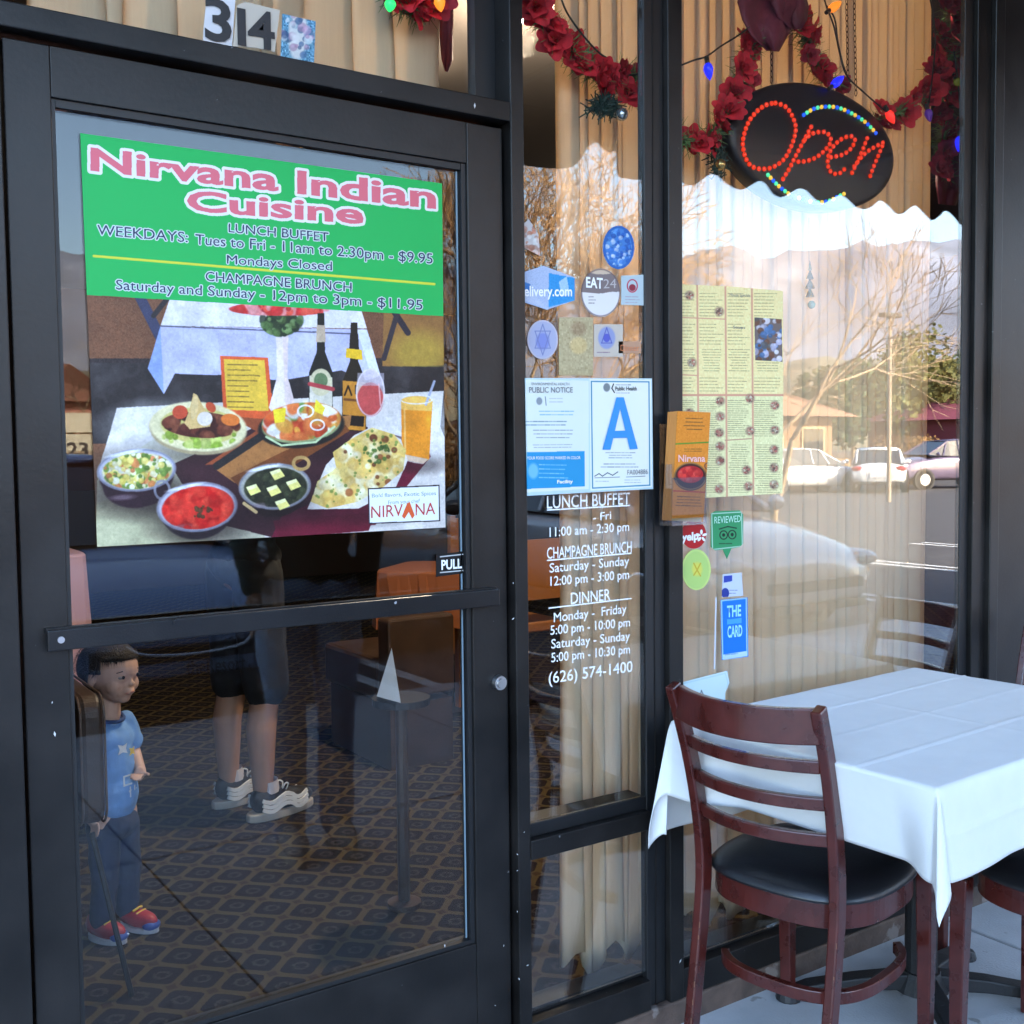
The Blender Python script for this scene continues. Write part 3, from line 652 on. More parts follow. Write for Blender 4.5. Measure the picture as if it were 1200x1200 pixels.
# naan plate
pr.poly([(360, 597), (382, 545), (415, 510), (440, 498), (470, 515), (478, 540), (462, 575), (420, 596)], (228, 220, 214))
nm = pr.pmask([(364, 588), (372, 564), (394, 548), (390, 530), (412, 514), (436, 501), (462, 509), (476, 528), (472, 552), (450, 570), (420, 588), (384, 596)])
pr.blend(nm, (232, 200, 116)); pr.blobs(nm, [(244, 222, 160), (224, 184, 96), (250, 238, 200), (214, 168, 82)], 110, 7, 0.6, 17)
pr.blobs(nm, [(122, 66, 36), (150, 84, 44), (104, 54, 34)], 12, 3.6, 0.85, 18); pr.blobs(pr.emask(441, 530, 16, 14)*nm, [(74, 104, 44), (56, 84, 36)], 22, 2.6, 0.85, 19); pr.blobs(nm, [(110, 134, 60)], 50, 1.6, 0.8, 20)
# bowls
def bowl(cx, cy, rx, ry, rot, food, rim=(190, 190, 205), body=(44, 26, 34), dep=24):
    shade(cx, cy+dep, rx*1.1, ry*1.1, 0.5); pr.ell(cx, cy+dep*0.75, rx*0.86, ry*1.05, body, rot); pr.ell(cx, cy+dep*0.3, rx*0.95, ry*1.05, body, rot); pr.ell(cx, cy, rx, ry, rim, rot); pr.ring(cx, cy, rx, ry, 2, (120, 120, 140), rot, 0.8); pr.ell(cx+1, cy+1, rx-5, ry-4, food, rot)
    pr.ell(cx-rx*.3, cy-ry*.8, rx*.45, 2.2, (250, 250, 255), rot-8, 0.8, 0.6); pr.ell(cx-rx*.35, cy+dep*.75+ry*.55, rx*.3, 3, (150, 130, 140), rot, 0.5, 0.9); pr.ell(cx, cy+ry*.35, rx*.8, ry*.55, (20, 10, 10), rot, 0.25, 0.9)
    return pr.emask(cx+1, cy+1, rx-5, ry-4, rot)
m = bowl(160, 551, 46, 25, -4, (226, 212, 140)); pr.blobs(m, [(240, 230, 180), (214, 190, 90), (246, 240, 214), (110, 140, 60), (90, 120, 50), (200, 120, 70), (236, 214, 120)], 260, 3.6, 0.9, 23)
pr.ring(190, 574, 10, 12, 3, (150, 150, 165), 0, 0.9)
m = bowl(231, 594, 47, 29, -5, (206, 32, 26), (188, 186, 200), (40, 30, 34), 10); pr.blobs(m, [(226, 52, 40), (186, 22, 20), (236, 72, 52)], 90, 6, 0.55, 24); pr.blobs(pr.emask(236, 600, 14, 8), [(70, 50, 30), (90, 60, 36)], 12, 2.4, 0.9, 25)
m = bowl(322, 570, 42, 27, -3, (46, 48, 34), (170, 168, 158), (32, 22, 22), 10); pr.blobs(m, [(60, 64, 42), (34, 36, 26)], 90, 4, 0.6, 26)
pr.ring(353, 543, 11, 9, 4, (190, 150, 90)); pr.line([(286, 590), (300, 600)], 4, (190, 160, 110))
for cx, cy in ((325, 556), (344, 568), (321, 575), (297, 574), (331, 591)): pr.poly([(cx-9, cy-3), (cx+3, cy-7), (cx+9, cy+2), (cx-3, cy+7)], (240, 226, 130)); pr.poly([(cx-9, cy-3), (cx+3, cy-7), (cx+4, cy-3), (cx-7, cy+1)], (250, 244, 190), 0.8)
pr.warp(0.8, 18); pr.cloud(None, 0.04, 60, 2); pr.cloud(None, 0.025, 16, 3); pr.cloud(None, 0.03, 5, 4); pr.soften(2)
# logo box
pr.poly([(431, 572), (515, 568), (516, 611), (432, 614)], (60, 50, 56)); pr.poly([(432.5, 573.5), (513.7, 569.6), (514.5, 609.6), (433.4, 612.6)], (242, 244, 246))
pr.poly([(477, 590), (480, 588), (486, 604), (483, 608), (479, 600), (474, 608), (471, 605)], (226, 96, 50))
pr.grain(0.022)
# green header
gm = pr.pmask([(90, 150), (522, 210), (524, 371), (100, 345.5)])
pr.blend(gm, (22, 178, 84)); pr.line([(110, 300), (509, 333)], 3, (214, 214, 60))
pr.text('Nirvana Indian', (106, 199), (511, 244), 26, (226, 108, 122), off=0.03, outline=(236, 232, 228), grow=3.4)
pr.text('Cuisine', (219, 246), (426, 262), 23, (226, 108, 122), off=0.03, outline=(236, 232, 228), grow=3.4)
for s_, a, b, h in (('LUNCH BUFFET', (268, 272), (385, 283), 10.5), ('WEEKDAYS:', (114, 275), (220, 284), 12), ('Tues to Fri - 11am to 2:30pm - $9.95', (229, 286), (507, 309), 12),
                    ('Mondays Closed', (266, 309), (389, 317), 10.5), ('CHAMPAGNE BRUNCH', (241, 329), (412, 342), 11), ('Saturday and Sunday - 12pm to 3pm - $11.95', (136, 339), (495, 363), 11.5)):
    pr.text(s_, a, b, h, (38, 52, 84), outline=(206, 216, 216), grow=1.3)
pr.text('NIRV', (435, 607), (472, 604.5), 14, (190, 60, 50)); pr.text('NA', (487, 604), (510, 602.5), 14, (190, 60, 50))
pr.text('Bold flavors, Exotic Spices', (436, 583), (511, 580), 4.5, (120, 150, 150)); pr.text('From your chef', (455, 591), (492, 589), 4.5, (120, 150, 150))
poster = thing('food_poster', P(300, 400, YP), 'large square food poster with green header taped on the door glass', 'poster')
sheet(pr, out, 'printed_sheet', None, None, parent=poster, matname='food poster print', rough=0.35)
# --- PULL label
out = [(511, 650), (543, 646), (543, 672), (511, 676)]
pl = thing('pull_label', P(527, 661, 0.012), 'small black label reading PULL at the edge of the door glass', 'label')
pr = printfor(out, 0.0155, 64); pr.blend(np.ones_like(pr.px), (22, 22, 24)); pr.line([(516, 652.5), (543, 649.5)], 1.3, (225, 225, 225)); pr.line([(516, 671), (543, 668.5)], 1.3, (225, 225, 225))
sheet(pr, out, 'label_face', None, None, parent=pl, matname='pull label print'); put_text('PULL', (517.5, 667.5), (541, 665.5), 11, 0.0148, M_WHITE, pl, off=0.03)

# --- street number tiles and small card on the transom pane
def tile(label, out, base, cat='number tile', Y=0.040, n=80, paint=None, name='number_tile', group=None, rough=0.4):
    t = thing(name, P(out[0][0], out[0][1], Y), label, cat, group)
    pr = printfor(out, Y, n); pr.blend(np.ones_like(pr.px), base)
    if paint: paint(pr)
    sheet(pr, out, 'face', None, None, parent=t, matname=name+' print', thick=0.0012, rough=rough); return t
t = tile('white tile with black digit 3 leaning left of the other number tile', [(244, -22), (277, -18), (272, 54), (238, 49), (239, 30)], (222, 222, 226)); put_text('3', (242, 44.5), (270, 50), 48, 0.0385, M_BLACK, t, off=0.022)
t = tile('cream tile with black digits 14 above the door', [(287, 2), (328, 12), (322, 61), (300, 56), (273, 54), (278, 6)], (206, 196, 180)); put_text('1', (280, 51.5), (287, 52.8), 42, 0.0385, M_BLACK, t, off=0.022); put_text('4', (292, 54), (321, 58), 43, 0.0385, M_BLACK, t, off=0.022)
def card(pr):
    pr.grain(0.10, size=3); pr.ell(349, 40, 11, 32, (232, 230, 226), 3, 0.9, 0.3); pr.ell(350, 22, 5, 7, (214, 200, 190), 0, 0.9); pr.blobs(pr.emask(349, 44, 20, 30), [(240, 240, 240), (120, 170, 190), (60, 90, 130), (190, 150, 180)], 40, 4, 0.6, 5)
tile('small pale blue picture card beside the number tiles', [(331, 16), (370, 25), (368, 73), (329, 66)], (96, 150, 180), cat='picture card', paint=card, name='picture_card')

# --- stickers on the middle pane
YG = -0.0024
def stick(name, label, out, base, paint=None, n=96, Y=YG, cat='sticker', rough=0.5):
    pr = printfor(out, Y, n); pr.blend(np.ones_like(pr.px), base)
    if paint: paint(pr)
    t = thing(name, P(out[0][0], out[0][1], Y), label, cat)
    sheet(pr, out, 'face', None, None, parent=t, matname=name+' print', rough=rough); return t
def p_(pr): pr.blobs(np.ones_like(pr.px), [(200, 120, 90), (170, 120, 100), (220, 215, 210)], 40, 3, 0.6, 4)
stick('diamond_sticker', 'faded pale diamond sticker cut by the door jamb, upper middle pane', [(613.5, 262), (620, 257), (631, 275), (633, 300), (613.5, 290)], (205, 198, 196), p_)
def p_(pr):
    pr.blobs(np.ones_like(pr.px), [(30, 80, 160), (90, 150, 215), (200, 215, 240), (50, 110, 190)], 170, 2.2, 0.7, 4); pr.ring(725, 290, 18, 25, 2.5, (40, 100, 180))
stick('oval_sticker', 'bright blue speckled oval sticker at the top of the middle pane', ellpts(725, 290, 18.5, 25.5), (70, 130, 205), p_)
def p_(pr):
    pr.poly([(643, 320), (674, 326), (674, 352), (643, 360)], (50, 150, 214)); pr.poly([(655, 330), (664, 324), (668, 345), (658, 348)], (170, 205, 235)); pr.poly([(613, 340), (626, 344), (640, 361), (613, 352)], (190, 200, 224)); pr.poly([(613, 330), (622, 333), (622, 342), (613, 340)], (60, 120, 190)); pr.grain(0.03)
t = stick('hexagon_sticker', 'pale blue six sided sticker with white script beside the door jamb', [(613.5, 319), (637, 311.5), (673.5, 325), (673.5, 352), (641, 363), (613.5, 354)], (178, 192, 222), p_)
put_text('elivery.com', (614.5, 347), (670, 347), 12, YG-0.0006, M_WHITE, t, off=0.02)
def p_(pr):
    pr.poly([(675, 310), (735, 310), (735, 342), (715, 342), (705, 344), (675, 342)], (132, 118, 118)); pr.ell(705, 318, 15, 3.5, (216, 192, 168)); pr.fakelines(690, 346, 700, 357, 3, 0, (90, 80, 80), 0.8, 3); pr.ring(704, 343, 23, 28, 1.2, (110, 90, 90))
t = stick('round_sticker', 'round white sticker with a grey brown cap in the middle pane', ellpts(704, 343, 23, 28.5), (236, 230, 228), p_)
put_text('EAT', (687, 336.5), (706, 338), 12, YG-0.0006, M_WHITE, t, off=0.03); put_text('24', (707, 338), (722, 337.5), 11, YG-0.0006, mat('pale grey print', (0.42, 0.38, 0.37), 0.6), t)
def p_(pr): pr.ring(741, 335, 6.5, 8, 1.4, (196, 60, 84)); pr.ell(741, 337, 4, 4, (150, 50, 66)); pr.fakelines(733, 346, 752, 356, 3, 0.02, (170, 120, 140), 0.6, 5)
stick('square_sticker', 'small pale square sticker with a red ring beside the round sticker', [(728, 323), (754, 322), (756, 358), (728, 357)], (188, 204, 210), p_)
def p_(pr):
    pr.ring(636, 398, 18, 23, 1.6, (200, 190, 200)); pr.ell(636, 400, 8, 10, (130, 140, 205), 0, 0.9, 0.3)
    pr.line([(636, 380), (627, 408), (645, 408), (636, 380)], 1.0, (120, 128, 176)); pr.line([(636, 416), (627, 388), (645, 388), (636, 416)], 1.0, (120, 128, 176))
stick('star_oval_sticker', 'pale oval sticker with a six pointed star, lowest on the left of the middle pane', ellpts(636, 398, 18, 23), (176, 178, 206), p_)
def p_(pr): pr.ell(711, 396, 10, 13, (150, 158, 200), 0, 1, 0.2); pr.ell(711, 396, 4, 5, (90, 96, 190)); pr.line([(711, 384), (705, 402), (717, 402), (711, 384)], 1, (90, 96, 170)); pr.fakelines(700, 411, 723, 415, 1, 0, (120, 90, 120), 1.0, 3)
stick('star_card_sticker', 'pale card sticker with a small blue star above the public notice', [(696, 380), (730, 380), (730, 418), (696, 418)], (206, 192, 178), p_)
def p_(pr): pr.ell(678, 405, 10, 10, (214, 186, 130), 45, 0.9, 0.3); pr.ell(678, 385, 9, 8, (150, 120, 90), 0, 0.6, 0.5); pr.grain(0.03, size=4)
stick('faded_card_sticker', 'faded yellowish card above the public notice beside the star oval', [(655, 372), (695, 372), (695, 440), (655, 440)], (190, 172, 132), p_)
t = stick('orange_word_sticker', 'narrow clear sticker with a faded orange word beside the mullion', [(725, 400), (751, 400), (751, 414), (725, 414)], (196, 150, 120)); put_text('Dinner', (727, 411), (749, 411), 7, YG-0.0006, mat('faded orange print', (0.6, 0.2, 0.08), 0.6), t)

# --- health department notices, on the outside of the glass
YN = -0.0238
out = [(616, 443), (764, 443.5), (765.5, 573), (618.5, 581)]
nt_ = thing('public_notice', P(690, 510, YN), 'pale blue public notice sheets with a big blue letter A on the middle pane', 'notice')
M_SLEEVE = mat('clear plastic sleeve', (0.75, 0.8, 0.8), 0.15)
pr = printfor([(610, 438), (768, 440), (768, 580), (610, 584)], YN, 420); pr.blend(np.ones_like(pr.px), (196, 218, 226))
pr.poly([(616, 445), (690, 446), (690, 573), (618, 577)], (226, 232, 228)); pr.poly([(691, 444), (763, 445), (764, 571), (692, 575)], (234, 238, 232))
pr.line([(693, 447), (760.5, 447.5), (761.5, 568.5), (694.5, 572), (693, 447)], 1.3, (60, 130, 165)); pr.poly([(617.5, 530), (685, 528.5), (685.5, 570), (618, 573)], (40, 150, 205))
pr.fakelines(620, 480, 684, 488, 2, 0, (90, 160, 190), 1.0, 3, 0.7, center=True); pr.fakelines(617, 492, 684, 500, 2, 0, (90, 120, 140), 1.0, 4, 0.8, 1.0); pr.fakelines(618, 502, 678, 515, 3, 0, (110, 120, 130), 0.8, 5, center=True); pr.fakelines(620, 520, 675, 526, 2, -0.01, (120, 130, 140), 0.7, 6, center=True)
pr.fakelines(632, 542, 680, 562, 4, 0.02, (190, 225, 240), 0.9, 7); pr.ell(625, 552, 6, 9, (150, 205, 230), 0, 0.7, 0.4); pr.ell(632, 470, 3.5, 4.5, (120, 130, 140), 0, 0.8, 0.3); pr.line([(639, 465), (640, 475)], 1, (120, 130, 140)); pr.fakelines(644, 465, 668, 473, 2, 0, (150, 155, 160), 0.8, 8)
pr.ell(711, 454, 4, 5, (110, 120, 125), 0, 0.9, 0.3); pr.line([(719, 450), (717, 455), (720, 460)], 1.2, (40, 40, 44)); pr.fakelines(722, 449, 746, 453, 1, 0, (90, 90, 100), 0.8, 9); pr.fakelines(722, 459, 744, 462, 1, 0, (120, 120, 130), 0.7, 9)
pr.fakelines(704, 529, 750, 538, 3, 0, (110, 120, 130), 0.7, 10, center=True); pr.fakelines(700, 542, 752, 549, 2, 0, (90, 100, 110), 0.8, 11, center=True); pr.line([(697, 558), (702, 555), (706, 558), (712, 554), (718, 557), (724, 553)], 0.9, (60, 70, 80)); pr.line([(697, 560), (726, 559)], 0.6, (80, 90, 100)); pr.fakelines(698, 562, 722, 566, 1, 0, (130, 140, 150), 0.6, 4)
pr.line([(734, 559), (756, 558)], 0.6, (80, 90, 100)); pr.fakelines(732, 561, 757, 567, 2, 0, (140, 150, 158), 0.6, 12)
sheet(pr, out, 'printed_sheet', None, None, parent=nt_, matname='public notice print', thick=0.003, rough=0.25)
YNT = YN-0.0007
g = MB(); A = [(706, 527), (722.5, 465.5), (731, 465.5), (747, 526), (738, 526.5), (734, 512.5), (719, 513), (715.5, 527)]
B = [(720.8, 504.5), (726.7, 479), (732.2, 504)]
def tri2(poly, Y, m, parent, name='lettering'):
    g = MB(); q = [P(a, b, Y) for a, b in poly]; g.add([tuple(p) for p in q], [tuple(range(len(q)))]); return g.build(name, m, parent)
for pl_ in ([(706, 527), (722.5, 465.5), (726.7, 465.5), (726.7, 479), (715.5, 527)], [(726.7, 465.5), (731, 465.5), (747.5, 526), (738, 526.5), (726.7, 479)], [(719, 505), (734, 504.5), (737, 513), (716.5, 513.5)]): tri2(pl_, YNT-0.0002*len(pl_), M_BLUE, nt_)
put_text('PUBLIC NOTICE', (620, 460), (671, 460), 6.5, YNT, M_GREY, nt_, off=0.01); put_text('ENVIRONMENTAL HEALTH', (623, 451.5), (667, 451.5), 3.2, YNT, M_GREY, nt_)
put_text('Public Health', (721, 457.5), (746, 457.5), 4.6, YNT, M_BLACK, nt_, off=0.02)
put_text('YOUR FOOD SCORE MARKED IN COLOR', (617.5, 538.5), (680, 538), 3.6, YNT, M_WHITE, nt_); put_text('FA004886', (735, 556.5), (759, 555.5), 6, YNT, M_GREY, nt_)
put_text('Facility', (653, 566.5), (671, 566), 4, YNT, M_WHITE, nt_, off=0.02)

# --- opening hours in white vinyl on the middle pane
hr = thing('opening_hours', P(690, 690, 0.012), 'white vinyl opening hours and phone number lettered on the middle pane', 'lettering')
YH = -0.0018
for s_, a, b, h in (('LUNCH BUFFET', (641, 596), (738, 591), 15), ('- Fri', (695, 611), (716, 608), 9.5), ('11:00 am - 2:30 pm', (644, 629), (737, 622), 11), ('CHAMPAGNE BRUNCH', (641, 655), (740, 647), 13.5),
                    ('Saturday - Sunday', (644, 671), (737, 662), 11), ('12:00 pm - 3:00 pm', (645, 686.5), (737, 678), 11), ('DINNER', (669, 708), (715, 703), 13.5), ('Monday -  Friday', (649, 729), (734, 718), 11),
                    ('5:00 pm - 10:00 pm', (645, 744), (738, 734), 11), ('Saturday - Sunday', (646, 760), (738, 750), 11), ('5:00 pm - 10:30 pm', (646, 776), (738, 765.5), 11), ('(626) 574-1400', (643, 801), (741, 787), 13.5)):
    put_text(s_, a, b, h, YH, M_WHITE, hr, off=0.006)
for a, b in (((641, 598.5), (738, 593)), ((641, 657.5), (740, 649)), ((643, 713.5), (740, 702))):
    q = [P(a[0], a[1], YH), P(b[0], b[1], YH)]; g = MB(); g.box(0, 1, 0, 0.0004, 0, 1); g.v = [(q[0].x+(q[1].x-q[0].x)*x, YH+y, q[0].z+(q[1].z-q[0].z)*x+z*0.0028) for x, y, z in g.v]; g.build('underline', M_WHITE, hr)

# --- menu sheets on the large pane
mo = [(797.5, 333), (860, 336), (917.5, 341), (918, 460), (917, 578), (870, 581), (797.5, 585)]
pr = printfor(mo, YG, 520); pr.blend(np.ones_like(pr.px), (255, 234, 168)); pr.poly([(790, 463), (925, 462), (925, 590), (790, 590)], (244, 236, 176)); pr.grain(0.02, size=6)
for x_ in (817, 850, 881): pr.line([(x_, 330), (x_+2, 590)], 2.2, (226, 160, 130), 0.9)
pr.line([(797, 463), (920, 463)], 2.4, (226, 160, 130)); pr.line([(797, 372), (850, 374)], 1.2, (226, 160, 130)); pr.line([(850, 516), (881, 514)], 1.2, (200, 150, 120)); pr.line([(797, 439), (817, 440)], 1.2, (226, 160, 130))
k = 0
for (xa, xb) in ((799, 815), (820, 848), (853, 879), (884, 915)):
    for (ya, yb, nn) in ((342, 372, 8), (378, 405, 7), (408, 436, 9), (441, 460, 5), (468, 512, 18), (520, 578, 22)):
        k += 1
        if xa == 884 and ya == 378: continue
        pr.fakelines(xa, ya, xb, yb, nn, 0.01, (108, 96, 62), 0.55, k, 0.75, 0.98, center=(k % 3 == 0))
pr.poly([(884, 372), (916, 374), (917, 424), (885, 422)], (120, 104, 100)); pr.blobs(pr.pmask([(884, 372), (916, 374), (917, 424), (885, 422)]), [(230, 226, 236), (190, 190, 220), (110, 70, 50), (90, 90, 90), (70, 110, 160)], 60, 3.5, 0.8, 31)
for cx, cy in ((808, 346), (843, 365), (811, 425), (808, 484), (844, 470), (844, 488), (843, 507), (844, 523), (844, 540), (843, 573), (879, 467), (879, 505), (875, 551), (877, 570), (908, 475), (908, 504), (907, 527), (907, 548), (907, 568)):
    pr.ell(cx, cy, 5.4, 5.4, (150, 120, 100), 0, 0.75, 0.5); pr.blobs(pr.emask(cx, cy, 4.8, 4.6), [(190, 130, 110), (110, 80, 70), (206, 196, 170), (170, 90, 80)], 16, 1.3, 0.8, int(cx*7+cy))
mn = thing('wall_menu', P(860, 460, YG), 'large yellow menu sheets in four columns taped inside the wide pane', 'menu'); sheet(pr, mo, 'printed_sheet', None, None, parent=mn, matname='menu print')
put_text('House Specials', (855, 347), (879, 348), 3.5, YG-0.0006, M_GREY, mn); put_text('Soups', (859, 385), (873, 385.5), 3.5, YG-0.0006, M_GREY, mn)

# --- brochure holder on the mullion
YB0, YB1 = -0.075, -0.026
bo = [(787, 482), (832, 484), (824, 614), (780, 617)]
q0 = P(792, 616, -0.055)
bh = thing('brochure_holder', P(803, 616, -0.05), 'clear plastic holder full of orange takeaway menus fixed on the mullion', 'brochure holder')
pr = printfor(bo, -0.060, 200); pr.blend(np.ones_like(pr.px), (232, 140, 40)); pr.grain(0.015, size=5)
pr.line([(778, 521), (835, 518)], 1.6, (90, 140, 40)); pr.fakelines(798, 488, 829, 505, 4, 0.02, (80, 60, 30), 0.9, 3, center=True); pr.fakelines(796, 525, 828, 530, 2, 0, (120, 80, 30), 0.8, 4, center=True)
pr.ell(809, 559, 19, 16, (70, 28, 26)); pr.ell(809, 556, 15, 10, (196, 34, 36)); pr.blobs(pr.emask(809, 556, 14, 9), [(226, 60, 50), (160, 20, 30), (236, 90, 80)], 30, 3, 0.7, 8); pr.ring(809, 558, 19, 16, 1.5, (150, 110, 60)); pr.line([(783, 556), (792, 562)], 2, (60, 40, 30)); pr.ring(829, 546, 4, 4, 1.4, (150, 90, 60))
pr.line([(786, 575), (828, 577)], 1.4, (210, 60, 30)); pr.fakelines(790, 580, 824, 594, 4, 0.03, (90, 60, 30), 0.9, 5, center=True); pr.poly([(782, 608), (822, 606), (822, 612), (782, 614)], (190, 160, 110))
sheet(pr, [(794, 482), (832.5, 483.5), (830, 530), (824, 612), (787, 610)], 'menu_front', None, None, parent=bh, matname='brochure print', thick=0.001)
put_text('Nirvana', (795, 541), (826, 541), 8, -0.0612, mat('light pink print', (0.8, 0.45, 0.4), 0.6), bh, off=0.02)
g = MB(); a_, b_, c_, d_ = P(794, 482, -0.0585), P(832.5, 483.5, -0.0585), P(824, 612, -0.0585), P(787, 610, -0.0585)
v0 = [Vector(p) for p in (a_, b_, c_, d_)]
for k in range(9):
    y0 = -0.0585+k*0.0036
    o_ = rnd.uniform(-0.0006, 0.0006)
    g.add([(v.x+o_, y0, v.z+o_) for v in v0]+[(v.x+o_, y0+0.003, v.z+o_) for v in v0], [(0, 1, 2, 3), (7, 6, 5, 4), (0, 4, 5, 1), (1, 5, 6, 2), (2, 6, 7, 3), (3, 7, 4, 0)])
g.build('menu_stack', mat('orange paper', (0.62, 0.25, 0.06), 0.7), bh)
g = MB(); zb, zt_ = P(785, 616, -0.06).z, P(785, 560, -0.06).z; xa, xb = v0[3].x-0.004, v0[2].x+0.004
g.box(xa, xb, -0.065, -0.0635, zb, zt_); g.box(xa-0.001, xa+0.0005, -0.0645, -0.0235, zb, zt_+0.03); g.box(xb-0.0005, xb+0.001, -0.0645, -0.0235, zb, zt_+0.03); g.box(xa, xb, -0.0645, -0.0235, zb-0.0015, zb); g.box(xa, xb, -0.0245, -0.0235, zb, zt_+0.12)
g.build('plastic_pocket', glass_mat('clear plastic', 0.10, tint=(0.9, 0.9, 0.92)), bh)

# --- stickers on the large pane
def p_(pr): pr.fakelines(803, 612, 822, 617, 1, 0, (240, 220, 220), 1.2, 3)
t = stick('red_sticker', 'round red sticker with white lettering below the brochure holder', ellpts(813, 626, 14.5, 17), (190, 30, 36), p_); put_text('yelp', (799.5, 634), (818, 632), 9, YG-0.0006, M_WHITE, t, off=0.04)
g = MB()
for k in range(5):
    a = math.radians(90+72*k); cx, cy = 822+4*math.cos(a), 628-4.6*math.sin(a); q = [P(x, y, YG-0.001) for x, y in ellpts(cx, cy, 3.0, 1.5, 10, -math.degrees(a))]; g.add([tuple(p) for p in q], [tuple(range(10))])
g.build('petal_mark', M_WHITE, t)
def p_(pr):
    pr.line([(834, 602), (869, 600), (870, 640), (835, 644), (834, 602)], 1.2, (190, 220, 200)); pr.ring(848, 627, 5, 5.5, 1.2, (20, 40, 30)); pr.ring(858, 626.5, 5, 5.5, 1.2, (20, 40, 30)); pr.ell(848, 627, 1.8, 2, (20, 40, 30)); pr.ell(858, 626.5, 1.8, 2, (20, 40, 30)); pr.line([(843, 620), (853, 617), (863, 619)], 1.2, (20, 40, 30)); pr.fakelines(843, 635, 862, 639, 1, 0, (30, 60, 40), 1.0, 5)
t = stick('speech_bubble_sticker', 'green speech bubble sticker reading REVIEWED on the wide pane', [(833, 602), (838, 599), (867, 598), (871, 603), (871, 637), (867, 641), (857, 643), (852, 655), (847, 644), (838, 645), (833, 641)], (52, 150, 96), p_)
put_text('REVIEWED', (837, 613.5), (868, 611.5), 8, YG-0.0006, mat('mint print', (0.45, 0.75, 0.6), 0.6), t)
def p_(pr): pr.ring(816, 668, 17, 24, 2, (206, 226, 130)); pr.ell(817, 667, 6, 8, (226, 216, 90), 0, 0.9, 0.5); pr.line([(813, 660), (817, 668), (813, 674)], 1.4, (200, 170, 50)); pr.line([(821, 660), (817, 668), (821, 675)], 1.4, (200, 170, 50))
stick('lime_sticker', 'oval lime green sticker below the red round one', ellpts(816, 667.5, 17, 24), (186, 214, 120), p_)
def p_(pr): pr.poly([(848, 675), (858, 674), (858, 681), (848, 683)], (50, 70, 170)); pr.ell(850, 695, 4.5, 6, (40, 60, 150)); pr.fakelines(855, 690, 869, 697, 2, 0, (110, 120, 160), 0.9, 3)
stick('payment_sticker', 'small white and blue payment sticker above the blue card sign', [(847, 673), (869, 671), (871, 698), (846, 700)], (206, 214, 232), p_)
def p_(pr):
    pr.line([(845.5, 704), (874.5, 701), (875.5, 768), (847, 772), (845.5, 704)], 1.4, (170, 210, 240)); pr.poly([(847, 767), (875, 763), (875.5, 769), (847.5, 773)], (190, 220, 240)); pr.fakelines(850, 766, 873, 769, 1, -0.12, (60, 100, 150), 0.8, 3); pr.poly([(852, 726), (869, 724), (869, 730), (852, 732)], (90, 180, 235), 0.8)
t = stick('blue_card_sign', 'upright blue card sign reading THE CARD on the wide pane', [(844.5, 703), (876, 700), (877, 769.5), (846, 773.5)], (20, 120, 220), p_)
for s_, a, b in (('THE', (852, 723), (868, 721.5)), ('CARD', (852.5, 747), (869.5, 745))): put_text(s_, a, b, 13, YG-0.0006, mat('sky blue print', (0.30, 0.65, 0.9), 0.6), t, off=0.03)
def p_(pr):
    pr.line([(801, 801), (850, 789), (853, 800), (848, 830)], 1.2, (180, 210, 215), 0.8); pr.fakelines(818, 820, 836, 826, 2, -0.1, (110, 120, 130), 1.0, 4); pr.line([(820, 818), (822, 809), (825, 816), (822, 818)], 1, (90, 100, 110))
stick('white_card', 'white card with a small drawn emblem standing in the corner of the wide pane', [(801, 799), (852, 786), (855, 800), (850, 812), (849.5, 850), (801, 850)], (214, 234, 238), p_, cat='card')
g = MB(); q = [P(838.5, 700, YG), P(840, 700, YG), P(838, 784, YG), P(836.5, 784, YG)]; g.add([tuple(p) for p in q], [(0, 1, 2, 3)]); o = g.build('tape_strip', mat('old clear tape', (0.55, 0.6, 0.68), 0.3)); tag(o, 'thin vertical strip of old tape left of the blue card sign', 'tape')

# ------------------------------------------------------------------ OPEN sign
sg = thing('open_sign', P(953, 171, 0.13), 'black oval light sign spelling Open in red beads, hanging by chains', 'sign')
def opt(u, v): return (840+u/4.0, 60+v/4.0)
def oval(sc=1.0, d=0.22, cx=953.2, cy=171.0, n=56):
    return [(cx+sc*97*math.cos(2*PI*i/n), cy+sc*75.5*math.sin(2*PI*i/n+d)) for i in range(n)]
YS = 0.085
front = [P(a, b, YS) for a, b in oval()]
c0 = sum(front, Vector())/len(front)
g = MB(); rings = []
for (yy, sc) in ((YS, 0.0), (YS, 0.93), (YS+0.002, 0.975), (YS+0.008, 1.0), (YS+0.045, 1.0), (YS+0.05, 0.97), (YS+0.05, 0.0)):
    rings.append([(c0.x+(p.x-c0.x)*sc, yy, c0.z+(p.z-c0.z)*sc) for p in front])
n = 56
for r_ in rings: g.v += r_
for i in range(len(rings)-1):
    for j in range(n): g.f.append((i*n+j, i*n+(j+1) % n, (i+1)*n+(j+1) % n, (i+1)*n+j)); g.mi.append(0)
g.build('sign_board', M_SIGNB, sg, smooth=True)
def beads(paths, name, m, r=0.0062, step=6.3, every=None):
    g = MB(); k = 0
    for pth in paths:
        pp = smooth_curve([(*opt(u, v), 0) for u, v in pth], 8); acc = 0; nxt = 0
        for i in range(len(pp)-1):
            L = (pp[i+1]-pp[i]).length
            while acc+L >= nxt:
                t = (nxt-acc)/L; q = pp[i].lerp(pp[i+1], t); nxt += step
                k += 1
                if every is None or (k % every[0]) == every[1]:
                    c = P(q.x, q.y, YS-0.002); g.ell(c, (r, r*0.9, r), 10, 6)
            acc += L
    o = g.build(name, m, sg, smooth=True, fixn=False); o['kind'] = 'stuff'
def led(name, base, emit, es): return mat(name, base, 0.15, emit=emit, es=es)
